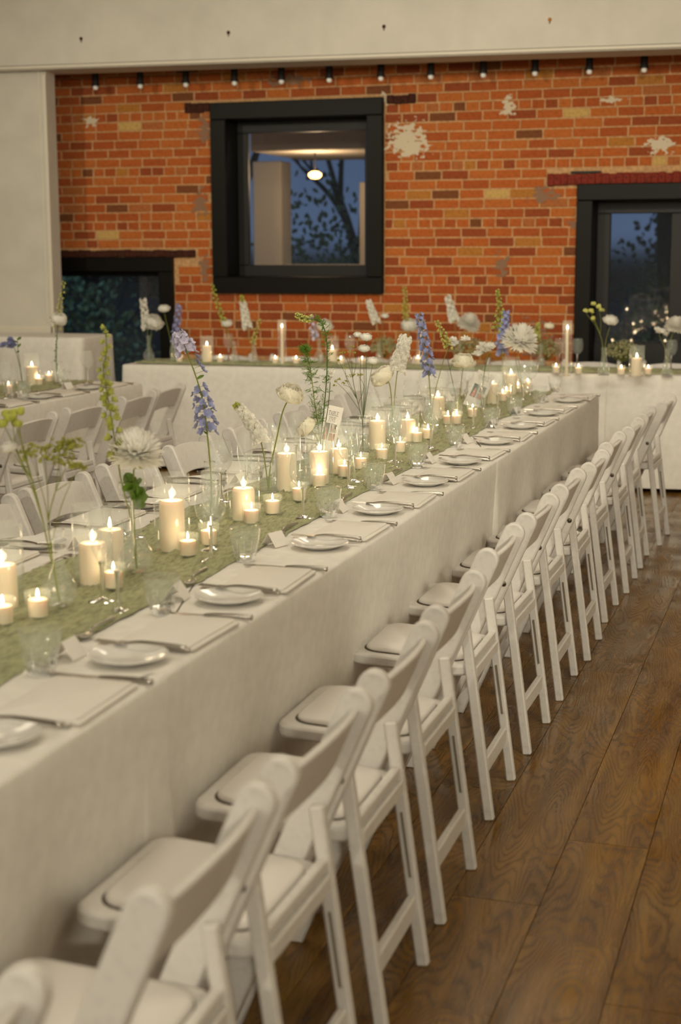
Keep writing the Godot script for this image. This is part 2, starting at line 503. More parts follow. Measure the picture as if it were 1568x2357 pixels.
func room() -> void:
	# floor and its planks
	var fl := struct("floor", boxm(Vector3(13.0, 0.2, 17.0)), M.dark, "dark oak plank floor", Vector3(-3.5, -0.106, -3.8))
	var cols := [[-1.02, [-9.2, -7.6, -5.56, -4.2, -2.6]], [-0.80, [-8.6, -7.1, -5.56, -3.44, -1.9]], [-0.583, [-9.0, -8.0, -6.656, -5.99, -3.877, -2.1]], [-0.366, [-8.3, -7.2, -5.2, -3.0]], [-0.149, [-8.9, -6.4, -4.6, -2.7]], [0.068, [-7.4, -5.6, -3.4]]]
	var edges := [-1.02, -0.80, -0.583, -0.366, -0.149, 0.068]
	for i in 6: plank_column(fl, -1.02 + 0.2175 * i, cols[i][1], i)
	# the rest of the boards, out of sight under the tables
	var st := mb()
	var x := -1.02 - 0.2175 * 34
	var n := 0
	while x < 2.9:
		if x < -1.1 or x > 0.25:
			var z := -11.1 - fmod(n * 0.77, 1.0)
			while z < 4.2:
				plank(st, x, x + 0.2169, maxf(z, -11.17), minf(z + 1.75, 4.5), n, absf(fmod(z * 7.13 + n * 0.37, 1.0)))
				z += 1.752
		x += 0.2175
		n += 1
	var rest := part("board_field", done(st), M.floor, fl, Vector3(0, 0.106, 0) + Vector3(3.5, 0, 3.8))
	tag(rest, "", "", "", "stuff")
	# the brick wall
	var wb := struct("wall_back", wall_with_holes(-7.6, 2.6, 3.9, WZ - 0.32, WZ - 0.004, HOLES), M.mortar, "orange brick wall with pale mortar joints")
	bricks(wb)
	# other walls and the ceiling, behind and beside the camera
	struct("wall_right", boxm(Vector3(0.2, 3.9, 16.2)), M.wall, "plain off-white side wall", Vector3(2.7, 1.95, -3.4))
	struct("wall_front", boxm(Vector3(11.6, 3.9, 0.2)), M.wall, "plain off-white wall behind the camera", Vector3(-3.0, 1.95, 4.6))
	struct("wall_left", boxm(Vector3(0.2, 3.9, 16.2)), M.wall, "plain off-white far side wall", Vector3(-8.7, 1.95, -3.4))
	struct("ceiling", boxm(Vector3(12.0, 0.2, 16.4)), M.ceil, "plain white ceiling", Vector3(-3.0, 3.79, -3.4))
	# white partition at the left
	var wp := struct("wall_partition", boxm(Vector3(2.9, 3.0, 0.14)), M.wall, "smooth off-white partition left of the brick wall", Vector3(-7.13, 1.5, -10.62))
	part("trim_strip", boxm(Vector3(0.028, 2.9, 0.02)), M.trim, wp, Vector3(1.437, -0.05, 0.075))
	part("trim_strip", boxm(Vector3(0.012, 1.9, 0.012)), M.trim, wp, Vector3(1.39, 0.48, 0.074))
	part("rail", boxm(Vector3(2.88, 0.07, 0.02)), M.trim, wp, Vector3(0, -0.53, 0.075))
	# the bulkhead beam
	var bm := struct("beam", boxm(Vector3(11.2, 0.9, 0.34), 0.006), M.wall, "wide off-white bulkhead beam across the top")
	bm.position = Vector3(-3.0, 2.899 + 0.45, -10.62)
	bm.rotation.z = -0.0095
	part("lip", boxm(Vector3(11.2, 0.022, 0.02), 0.005), M.trim, bm, Vector3(0, -0.432, 0.176))
	part("painted_shadow_line", boxm(Vector3(11.2, 0.005, 0.004), 0.001), M.seam_and_shadow, bm, Vector3(0, -0.4185, 0.1705))  # dark strip that paints the shadow line above the lip
	var k := 0
	for p in [V(-5.322, 3.132, 0), V(-4.15, 3.123, 0), V(-2.989, 3.111, 0), V(-1.83, 3.103, 0)]:
		var bo := thing("bolt_head", "small rusty bolt head in the beam, %s from the left" % ORD[k], "bolt", Vector3(p.x, p.y, -10.449), 0.0, "bolts in the beam")
		var s2 := mb()
		lathe(s2, [Vector2(0, 0.008), Vector2(0.012, 0.006), Vector2(0.014, 0.0), Vector2(0.0, 0.0)].map(func(q): return Vector2(q.x, q.y)), 8)
		var hd := part("head", done(s2), M.timber if k < 3 else M["brick4"], bo)
		hd.rotation.x = PI / 2
		part("shank", boxm(Vector3(0.008, 0.03, 0.006), 0.001), M.seam_and_shadow, bo, Vector3(0, -0.012, 0.001))
		k += 1
	# the row of lamp sockets under the bulkhead
	part("lamp_rail", boxm(Vector3(6.4, 0.05, 0.05), 0.006), M.socket, null, Vector3(-3.2, 3.02, -10.95))
	tag(get_node("lamp_rail"), "dark rail high on the brick wall that carries the bulb sockets", "rail")
	var xs := [-5.863, -5.466, -5.085, -4.704, -4.306, -3.929, -3.553, -3.155, -2.778, -2.39, -2.016, -1.631, -1.251, -0.87, -0.49]
	for i in xs.size():
		var t := thing("lamp_socket", "dark socket with a small unlit bulb under the beam, %s from the left" % ORD[i], "lamp", Vector3(xs[i], 2.814 - 0.0025 * (i - 6), -10.95), 0.0, "lamp sockets along the brick wall")
		part("holder", lathem([Vector2(0, 0.17), Vector2(0.022, 0.17), Vector2(0.026, 0.16), Vector2(0.026, 0.04), Vector2(0.03, 0.035), Vector2(0.03, 0.02), Vector2(0.0, 0.018)], 14), M.socket, t)
		part("bulb", lathem([Vector2(0, -0.012), Vector2(0.014, -0.008), Vector2(0.021, 0.004), Vector2(0.019, 0.018), Vector2(0.012, 0.03), Vector2(0.0, 0.031)], 12), M.bulb, t)
	windows()
	outdoors()

func plank(st: SurfaceTool, x0: float, x1: float, z0: float, z1: float, n: int, v0: float) -> void:
	var c := 0.0008
	var s := (n * 5 + int(v0 * 13.0)) % 4
	var p := [V(x0, -0.004, z0), V(x1, -0.004, z0), V(x1, -0.004, z1), V(x0, -0.004, z1), V(x0 + c, 0, z0 + c), V(x1 - c, 0, z0 + c), V(x1 - c, 0, z1 - c), V(x0 + c, 0, z1 - c)]
	st.set_smooth_group(FLAT)
	for f in [[4, 5, 6, 7], [0, 1, 5, 4], [1, 2, 6, 5], [2, 3, 7, 6], [3, 0, 4, 7]]:
		for k in [0, 1, 2, 0, 2, 3]:
			var q: Vector3 = p[f[k]]
			st.set_uv(Vector2((s + 0.03 + 0.94 * (q.x - x0) / (x1 - x0)) / 4.0, v0 + (q.z - z0) / 3.5))
			st.add_vertex(q)

func plank_column(fl: Node3D, x: float, joints: Array, i: int) -> void:
	var zs := [-11.17] + joints + [-0.4, 1.4, 3.2, 4.4]
	for j in zs.size() - 1:
		var st := mb()
		plank(st, x, x + 0.2169, zs[j], zs[j + 1] - 0.0012, i * 3 + j, absf(fmod(i * 0.371 + j * 0.617, 1.0)))
		part("plank", done(st), M.floor, fl, Vector3(3.5, 0.106, 3.8))

func bricks(wb: Node3D) -> void:
	var keep := []
	var clear := [Rect2(-4.59, 1.25, 1.4, 1.462), Rect2(-6.95, 0.15, 2.015, 1.425), Rect2(-1.73, -0.1, 1.66, 2.15), Rect2(-4.81, 2.635, 0.23, 0.085), Rect2(-3.19, 2.645, 0.25, 0.085), Rect2(-4.95, 1.47, 0.22, 0.1), Rect2(-1.955, 2.035, 2.0, 0.095)]
	var row := 0
	var y := 0.755
	while y < 2.98:
		var head := (row + 4) % 6 == 0
		var len := 0.1005 if head else 0.2005
		var x := -6.1 - (0.1 if row % 2 else 0.0) - rng.randf() * 0.03
		while x < -0.2:
			var l := len * rng.randf_range(0.94, 1.06)
			if not head and rng.randf() < 0.05: l *= 0.5
			var r := Rect2(x + 0.0055, y + 0.0055, l - 0.011, 0.0595)
			x += l
			for c in clear:
				if r.size.x <= 0.0 or not r.intersects(c): continue
				if c.end.y < r.position.y + 0.02 or c.position.y > r.end.y - 0.02: continue
				if r.position.x < c.position.x: r.size.x = minf(r.size.x, c.position.x - 0.004 - r.position.x)
				elif r.end.x > c.end.x:
					var e := r.end.x
					r.position.x = maxf(r.position.x, c.end.x + 0.004)
					r.size.x = e - r.position.x
				else: r.size.x = 0.0
			if r.size.x < 0.03 or r.end.x > 2.6: continue
			keep.append(r)
		y += 0.0705
		row += 1
	keep.sort_custom(func(a, b): return a.get_center().x * 1.0 + a.size.x * 2.0 > b.get_center().x + b.size.x * 2.0)
	var vis := keep.filter(func(r): return r.get_center().x < -0.95)
	var hid := keep.filter(func(r): return r.get_center().x >= -0.95)
	var field := []
	for i in 8: field.append(mb())
	var n := 0
	for r in vis + hid:
		var c: Vector2 = r.get_center()
		var st: SurfaceTool = mb()
		var k := pick_brick(c)
		var single: bool = n < 295 and c.x < -0.95
		if not single: st = field[k]
		brick(st, c if not single else Vector2.ZERO, r.size)
		if single:
			var o := part("brick", done(st), M["brick%d" % k], wb, Vector3(c.x, c.y, WZ))
			o.rotation.z = rng.randf_range(-0.008, 0.008)
		n += 1
	var joined: ArrayMesh = null
	for i in 8:
		field[i].generate_normals()
		joined = field[i].commit(joined) if joined else field[i].commit()
	var fo := MeshInstance3D.new()
	fo.name = "brick_field"
	fo.mesh = joined
	fo.position = Vector3(0, 0, WZ)
	for i in joined.get_surface_count(): fo.set_surface_override_material(i, M["brick%d" % i])
	wb.add_child(fo, true)
	tag(fo, "", "", "", "stuff")
	# old paint and render left on the bricks: x, y, half width, half height, shade
	for p in [[-3.03, 2.40, 0.16, 0.12, 0], [-2.98, 2.33, 0.13, 0.07, 0], [-2.25, 2.61, 0.05, 0.07, 0], [-1.49, 2.635, 0.075, 0.022, 0], [-5.64, 2.6, 0.06, 0.04, 0], [-1.15, 2.31, 0.1, 0.06, 0], [-3.17, 2.7, 0.05, 0.045, 0], [-2.28, 1.46, 0.055, 0.09, 1], [-1.98, 1.97, 0.11, 0.06, 1], [-4.7, 1.95, 0.06, 0.1, 1], [-2.05, 0.92, 0.13, 0.14, 1], [-4.66, 2.5, 0.05, 0.12, 1], [-4.68, 1.45, 0.04, 0.12, 1], [-3.96, 2.86, 0.2, 0.04, 1], [-1.75, 1.75, 0.05, 0.03, 1]]:
		blotch(wb, p)

func pick_brick(c: Vector2) -> int:
	var h := rng.randf()
	if h < 0.02 and c.y > 1.7: return 5
	if h < 0.05: return 4
	if h < 0.095: return 6
	if h < 0.16 and c.y > 1.4: return 7
	return [0, 0, 0, 1, 1, 2, 2, 3][rng.randi() % 8] if c.y > 1.35 else [0, 1, 1, 1, 3, 3, 3, 2][rng.randi() % 8]

func brick(st: SurfaceTool, c: Vector2, s: Vector2) -> void:
	var d := rng.randf_range(-0.0015, 0.002)
	var ch := 0.0035
	var pts := []
	for lv in 2:
		for sg in [Vector2(-1, -1), Vector2(1, -1), Vector2(1, 1), Vector2(-1, 1)]:
			var q: Vector2 = c + (s / 2.0 - Vector2.ONE * (ch if lv else 0.0)) * sg + Vector2(rng.randf_range(-0.0015, 0.0015), rng.randf_range(-0.0015, 0.0015))
			pts.append(V(q.x, q.y, d + (0.0 if lv else -ch)))
	st.set_smooth_group(FLAT)
	face(st, [pts[4], pts[5], pts[6], pts[7]], Vector3.BACK)
	for i in 4:
		var j := (i + 1) % 4
		var o: Vector2 = [Vector2(0, -1), Vector2(1, 0), Vector2(0, 1), Vector2(-1, 0)][i]
		face(st, [pts[i], pts[j], pts[4 + j], pts[4 + i]], V(o.x, o.y, 1))
		face(st, [pts[i] + V(0, 0, -0.012), pts[j] + V(0, 0, -0.012), pts[j], pts[i]], V(o.x, o.y, 0))

func blotch(wb: Node3D, p: Array) -> void:
	var f := FastNoiseLite.new()
	f.seed = int(absf(p[0]) * 1000)
	f.frequency = 1.0
	f.fractal_octaves = 3
	var st := mb()
	st.set_smooth_group(FLAT)
	var g := 0.006
	var nx := int(p[2] * 1.5 / g)
	var ny := int(p[3] * 1.5 / g)
	for i in range(-nx, nx):
		for j in range(-ny, ny):
			var q := Vector2(i * g, j * g)
			var e := Vector2(q.x / p[2], q.y / p[3]).length()
			if e + 1.1 * f.get_noise_2d(q.x * 13.0, q.y * 22.0) + 0.2 * f.get_noise_2d(q.x * 60.0, q.y * 60.0) > 0.78: continue
			face(st, [V(q.x, q.y, 0), V(q.x + g, q.y, 0), V(q.x + g, q.y + g, 0), V(q.x, q.y + g, 0)], Vector3.BACK)
	part("paint_patch", done(st), M.paint if p[4] == 0 else M.render_grey, wb, Vector3(p[0], p[1], WZ + 0.0033 + 0.0006 * fmod(absf(p[0]) * 10.0, 1.0)))

func frame_mesh(r: Rect2, w: float, z0: float, z1: float, ch := 0.004) -> ArrayMesh:
	var st := mb()
	var zc := (z0 + z1) / 2.0
	var d := z1 - z0
	cbox(st, V(r.get_center().x, r.end.y - w / 2, zc), V(r.size.x, w, d), ch)
	cbox(st, V(r.get_center().x, r.position.y + w / 2, zc), V(r.size.x, w, d), ch)
	cbox(st, V(r.position.x + w / 2, r.get_center().y, zc), V(w, r.size.y - 2 * w, d), ch)
	cbox(st, V(r.end.x - w / 2, r.get_center().y, zc), V(w, r.size.y - 2 * w, d), ch)
	return done(st)

func window(called: String, label: String, outer: Rect2, face_w: float, sash: Array) -> void:
	var t := Node3D.new()
	t.name = called
	add_child(t)
	tag(t, label, "", "", "structure")
	part("window_frame", frame_mesh(outer, face_w, WZ - 0.26, WZ + 0.05, 0.006), M.black, t)
	for s in sash:
		var sa := part("sash", frame_mesh(s[0], s[1], WZ - 0.25, WZ - 0.2), M.dark, t)
		var g: Rect2 = s[0].grow(-s[1] + 0.004)
		part("pane", boxm(V(g.size.x, g.size.y, 0.004), 0.0005), M.pane, sa, V(g.get_center().x, g.get_center().y, WZ - 0.222))

func windows() -> void:
	window("window_1", "square black-framed window in the middle of the brick wall", Rect2(-4.588, 1.25, 1.395, 1.458), 0.128, [[Rect2(-4.46, 1.378, 1.14, 1.2), 0.088]])
	window("window_2", "low black-framed window behind the tables at the left", Rect2(-6.95, 0.15, 2.012, 1.382), 0.115, [[Rect2(-6.84, 0.265, 1.79, 1.152), 0.04]])
	window("window_3", "tall black-framed window at the right edge of the brick wall", Rect2(-1.727, 0.02, 1.66, 2.028), 0.118, [[Rect2(-1.61, 0.1, 0.64, 1.84), 0.1], [Rect2(-0.965, 0.1, 0.78, 1.84), 0.1]])
	part("panel", boxm(V(1.42, 0.8, 0.04)), M.dark, get_node("window_3"), V(-0.9, 0.5, WZ - 0.2))
	# old timbers let into the wall
	var s := [["timber_stub", "splintered timber end in the brick left of the square window", V(-4.705, 2.678, WZ), V(0.21, 0.075, 0.05), M.timber], ["timber_stub", "broken timber end in the brick right of the square window", V(-3.06, 2.69, WZ), V(0.22, 0.07, 0.05), M.timber], ["lintel", "dark charred timber lintel over the low left window", V(-5.9, 1.56, WZ), V(2.3, 0.06, 0.05), M.timber], ["lintel", "worn red-painted timber lintel over the right window", V(-0.95, 2.082, WZ), V(2.0, 0.085, 0.06), M.red]]
	for a in s:
		var o := part(a[0], splinter(a[3]), a[4], null, a[2])
		tag(o, a[1], "timber")
	part("metal_strip", boxm(V(0.22, 0.016, 0.03)), M.socket, get_node("lintel_001"), V(-0.72, 0.05, 0.005))

func splinter(s: Vector3) -> ArrayMesh:
	var st := mb()
	st.set_smooth_group(FLAT)
	var n := maxi(4, int(s.x / 0.05))
	for i in n:
		var w := s.x / n
		cbox(st, V(-s.x / 2 + w * (i + 0.5), rng.randf_range(-0.004, 0.004), rng.randf_range(-0.006, 0.004)), V(w * 1.04, s.y * rng.randf_range(0.85, 1.05), s.z), 0.006)
	return done(st)

func branch(st: SurfaceTool, a: Vector3, dir: Vector3, l: float, r: float, depth: int) -> void:
	var b := a + dir * l * 0.5 + Vector3(rng.randf_range(-0.1, 0.1), 0, 0) * l
	var c := a + dir * l
	tube(st, smoothed([a, b, c], 3), r, r * 0.65, 5)
	if depth == 0: return
	for i in 3 if depth > 1 else 4:
		var d := (dir + Vector3(rng.randf_range(-0.9, 0.9), rng.randf_range(-0.15, 0.5), rng.randf_range(-0.5, 0.5))).normalized()
		branch(st, path_at([a, b, c], rng.randf_range(0.5, 1.0)), d, l * rng.randf_range(0.5, 0.75), r * 0.55, depth - 1)

func outdoors() -> void:
	var gr := struct("ground_outside", boxm(V(60, 0.2, 50)), M.earth, "dark ground outside the windows", V(-5, -0.6, -37))
	gr.set_meta("kind", "structure")
	# the covered porch behind the square window
	var pc := thing("porch", "pale covered porch outside the square window", "porch", V(-4.6, 0, -13.6))
	part("soffit", boxm(V(2.4, 0.75, 1.45), 0.01), M.porch, pc, V(1.05, 2.795, 0.45))
	part("column", boxm(V(0.285, 3.2, 0.28), 0.01), M.porch, pc, V(-0.385, 0.8, 0))
	part("column", boxm(V(0.24, 2.75, 0.24), 0.01), M.porch, pc, V(0.63, 0.82, 0.0))
	part("rail", boxm(V(1.3, 0.06, 0.1), 0.01), M.porch, pc, V(0.3, 1.42, -0.05))
	var lt := thing("porch_lamp", "small glowing round lamp hanging in the porch outside", "lamp", V(-4.222, 2.222, -12.6))
	part("rod", boxm(V(0.012, 0.16, 0.012)), M.socket, lt, V(0, 0.11, 0))
	var gm := mat(Color(1, 0.8, 0.6), 1.0)
	gm.emission_enabled = true
	gm.emission = Color(1.0, 0.72, 0.42)
	gm.emission_energy_multiplier = 9.0
	part("globe", lathem([Vector2(0, -0.035), Vector2(0.035, -0.03), Vector2(0.058, -0.01), Vector2(0.058, 0.012), Vector2(0.03, 0.03), Vector2(0, 0.034)], 14), gm, lt)
	var om := OmniLight3D.new()
	om.name = "porch_glow"
	om.light_energy = 0.55
	om.light_color = Color(1.0, 0.86, 0.68)
	om.light_size = 0.04
	om.omni_range = 20.0
	om.omni_attenuation = 2.0
	om.shadow_enabled = true
	lt.add_child(om)
	var gl := thing("unseen_garden_lamp", "unseen post lamp placed to light the bush outside the low left window", "lamp", V(-7.6, -0.5, -12.6))  # unseen lamp, out of view, placed to light the bush
	part("post", lathem([Vector2(0, 0), Vector2(0.05, 0), Vector2(0.04, 0.03), Vector2(0.025, 0.06), Vector2(0.025, 2.6), Vector2(0, 2.6)], 10), M.socket, gl)
	var gm2 := mat(Color(0.8, 0.9, 1), 1.0)
	gm2.emission_enabled = true
	gm2.emission = Color(0.75, 0.88, 1.0)
	gm2.emission_energy_multiplier = 3.0
	part("globe", lathem([Vector2(0, -0.08), Vector2(0.06, -0.06), Vector2(0.08, 0.0), Vector2(0.06, 0.06), Vector2(0, 0.08)], 14), gm2, gl, V(0, 2.68, 0))
	var om2 := OmniLight3D.new()
	om2.name = "unseen_garden_glow"
	om2.light_energy = 1.3
	om2.light_color = Color(0.72, 0.86, 1.0)
	om2.light_size = 0.08
	om2.omni_range = 30.0
	om2.omni_attenuation = 2.0
	om2.shadow_enabled = true
	gl.add_child(om2)
	om2.position = V(0, 2.68, 0)
	var k := 0
	for p in [V(-6.6, -0.5, -21), V(-5.2, -0.5, -24), V(-3.9, -0.5, -18.5), V(-8.6, -0.5, -20), V(-2.1, -0.5, -19), V(-1.2, -0.5, -23), V(-11.5, -0.5, -23), V(0.4, -0.5, -21)]:
		var t := thing("bare_tree", "bare dark tree in the dusk outside, %s of a row" % ORD[k], "tree", p, 0.0, "bare trees outside the windows")
		var st := mb()
		branch(st, Vector3.ZERO, Vector3(rng.randf_range(-0.2, 0.2), 1, 0).normalized(), 2.6, 0.16, 4)
		part("trunk", done(st), M.bark, t)
		k += 1
	k = 0
	for p in [[V(-7.35, -0.5, -14.4), 0.75, 2.0], [V(-9.9, -0.5, -16.5), 1.2, 2.6], [V(-1.0, -0.5, -16.5), 1.1, 1.5], [V(-5.6, -0.5, -17.6), 1.1, 2.9], [V(-1.7, -0.5, -20.5), 1.0, 2.6], [V(-13.5, -0.5, -27.0), 3.0, 3.2], [V(2.6, -0.5, -26.0), 2.5, 2.6]]:
		var t := thing("bush", ["rounded green bush just outside the low left window", "larger bush further behind the low left window", "low bush outside the tall right window", "tall dark shrub behind the porch column", "tall dark shrub far behind the right window", "big shrub at the far left outside", "big shrub at the far right outside"][k], "bush", p[0], 0.0, "bushes outside the windows")
		var leaf := petal_mesh(0.085, 0.032, 0.02, 0.02, 0.0, 2, 3)
		var st := mb()
		for i in 2000:
			var d := Vector3(rng.randfn(), absf(rng.randfn()), rng.randfn()).normalized()
			var rr := pow(rng.randf(), 0.33) * (1.0 + 0.25 * sin(d.x * 7.0 + d.z * 5.0))
			st.append_from(leaf, 0, Transform3D(along(d + Vector3(rng.randfn(), rng.randfn(), rng.randfn()) * 0.6, rng.randf() * TAU), Vector3(d.x * p[1], d.y * p[2], d.z * p[1]) * rr))
		tag(part("foliage", st.commit(), M.bush, t), "", "", "", "stuff")
		var s2 := mb()
		for i in 5: tube(s2, [Vector3.ZERO, V(rng.randf_range(-0.3, 0.3), 0.5, rng.randf_range(-0.3, 0.3)) * p[1]], 0.03, 0.015, 5)
		part("stems", done(s2), M.bark, t)
		k += 1

# ---------------------------------------------------------------- furniture
func make_chair(called: String, label: String) -> Node3D:
	var t := thing(called, label, "chair")
	var slope := -0.4245
	var foot := V(-0.336, 0, 0)
	var top := V(-0.003, 0.784, 0)
	var y := (top - foot).normalized()
	var x := V(y.y, -y.x, 0)
	var l := (top - foot).length()
	var w := 0.064
	# front leg: one flat board from the floor to the rounded top
	var st := mb()
	var pts := PackedVector2Array()
	var cut := w / 2 * y.x / y.y
	pts.append(Vector2(w / 2, cut))
	for i in 9:
		var a := PI * i / 8.0
		pts.append(Vector2(cos(a) * w / 2, l - w / 2 + sin(a) * w / 2))
	pts.append(Vector2(-w / 2, -cut))
	slab(st, Transform3D(Basis(x, y, Vector3.BACK), foot), pts, 0.028, 0.006)
	var board := done(st)
	for s in [-1, 1]:
		part("leg", board, M.chair, t, V(0, 0, s * 0.2))
	# rear leg
	st = mb()
	bar(st, V(-0.006, 0.0, 0), V(-0.083, 0.562, 0), 0.028, 0.024, Vector3.BACK, 0.004)
	var rear := done(st)
	for s in [-1, 1]: part("leg", rear, M.chair, t, V(0, 0, s * 0.167))
	# stretchers
	part("stretcher", boxm(V(0.02, 0.05, 0.31), 0.004), M.chair, t, V(-0.03, 0.145, 0))
	part("stretcher", boxm(V(0.02, 0.024, 0.31), 0.003), M.chair, t, V(-0.068, 0.452, 0))
	part("stretcher", boxm(V(0.02, 0.034, 0.31), 0.003), M.chair, t, V(-0.06, 0.419, 0))
	part("stretcher", boxm(V(0.02, 0.035, 0.374), 0.004), M.chair, t, V(-0.275, 0.14, 0))
	# seat with its pad
	var tilt := Basis(Vector3.BACK, -0.045)
	var flat := Basis(Vector3.RIGHT, Vector3.FORWARD, Vector3.UP)
	st = mb()
	slab(st, Transform3D(tilt * flat, V(-0.245, 0.436, 0)), rrect(0.35, 0.362, 0.045, 5), 0.034, 0.008)
	part("seat", done(st), M.chair, t)
	st = mb()
	slab(st, Transform3D(tilt * flat, V(-0.238, 0.4535, 0)), rrect(0.301, 0.305, 0.048, 5), 0.004, 0.001)
	part("pad_groove", done(st), M.seam_and_shadow, t)
	st = mb()
	slab(st, Transform3D(tilt * flat, V(-0.236, 0.457, 0)), rrect(0.296, 0.3, 0.05, 6), 0.02, 0.0098, true)
	part("pad", done(st), M.pad, t)
	# curved back
	st = mb()
	st.set_smooth_group(0)
	var n := 14
	var h := 0.122
	var g := []
	for i in n + 1:
		var u := -1.0 + 2.0 * i / n
		var bow := 0.017 * (1.0 - u * u)
		var rise := 0.024 * (1.0 - u * u)
		var col := []
		for q in [Vector2(-0.0065, 0.003), Vector2(-0.0065, h - 0.003), Vector2(-0.0035, h), Vector2(0.0035, h), Vector2(0.0065, h - 0.003), Vector2(0.0065, 0.003), Vector2(0.0035, 0), Vector2(-0.0035, 0)]:
			col.append(foot + y * (l - 0.035 - h + q.y + rise) + x * (q.x + bow + 0.004) + V(0, 0, u * 0.188))
		g.append(col)
	for k in 8:
		st.set_smooth_group(k + 1)
		var kk := (k + 1) % 8
		var mid: Vector3 = foot + y * (l - 0.035 - h / 2 + 0.02) + x * 0.02
		for i in n:
			var o: Vector3 = [-x, -x + y, y, x + y, x, x - y, -y, -x - y][k]
			face(st, [g[i][k], g[i + 1][k], g[i + 1][kk], g[i][kk]], o)
	part("backrest", done(st), M.chair, t)
	# bolts and the slots the seat slides in
	var bolt := lathem([Vector2(0, 0.004), Vector2(0.0045, 0.0035), Vector2(0.0085, 0.002), Vector2(0.0095, 0.0)], 10)
	for s in [-1, 1]:
		var b := part("bolt", bolt, M.bolt, t, V(-0.082, 0.56, s * 0.214))
		b.rotation.x = s * PI / 2
		st = mb()
		bar(st, V(-0.034, 0.21, s * 0.1525), V(-0.055, 0.36, s * 0.1525), 0.006, 0.002, Vector3.BACK, 0.0005)
		part("slot", done(st), M.slot, t)
	return t

func chairs() -> void:
	var kids := make_chair("folding_chair", "white folding chair on the aisle side, nearest the camera, cut off below")
	var cz := [-1.205, -1.842, -2.363, -2.892, -3.442, -4.126, -4.710, -5.313, -5.871, -6.501, -7.091, -7.672, -8.297]
	var dx := [-0.017, 0.027, 0.022, 0.020, 0.006, -0.023, -0.021, -0.019, -0.004, -0.019, -0.001, -0.005, 0.034]
	var grp := "white folding chairs along the aisle side of the long table"
	for i in cz.size():
		var label := "white folding chair with padded seat, %s from the camera along the aisle" % ORD[i]
		if i == cz.size() - 1: label = "white folding chair at the far end of the aisle row, by the head table"
		var c := kids if i == 0 else dup(kids, "folding_chair", Vector3.ZERO, 0.0, label, "chair", grp)
		c.position = V(-0.793 + dx[i], 0, cz[i])
		c.rotation.y = [0.0, 0.01, -0.012, 0.006, 0.0, 0.012, -0.01, 0.0, 0.008, -0.01, 0.0, 0.012, -0.03][i]
		c.set_meta("group", grp)
	var i := 0
	for z in [-3.6, -4.19, -4.717, -5.32, -5.9, -6.56, -7.25, -7.86, -8.42]:
		dup(kids, "folding_chair", V(-2.575 + [0.0, 0.01, 0.0, -0.02, 0.0, 0.01, 0.0, 0.0, 0.01][i], 0, z), PI + [0.0, 0.02, -0.03, 0.02, 0.0, -0.02, 0.01, 0.0, 0.0][i], "white folding chair facing us across the long table, %s from the camera" % ORD[i], "chair", "white folding chairs on the inner side of the long table")
		i += 1
	i = 0
	for z in [-4.8, -5.38, -5.97, -6.57, -7.16, -7.77, -8.31]:
		dup(kids, "folding_chair", V(-3.66 + [0.0, 0.0, 0.01, 0.0, -0.02, 0.0, -0.05][i], 0, z), [0.0, 0.0, 0.02, 0.0, -0.02, 0.0, 0.03][i], "white folding chair with its back to us at the left table, %s from the camera" % ORD[i], "chair", "white folding chairs at the left table")
		i += 1
	i = 0
	for x in [-4.45, -3.87, -3.3, -2.72, -2.15, -1.58, -1.0]:
		dup(kids, "folding_chair", V(x, 0, -11.09), PI / 2, "white folding chair behind the head table, %s from the left" % ORD[i], "chair", "white folding chairs behind the head table")
		i += 1

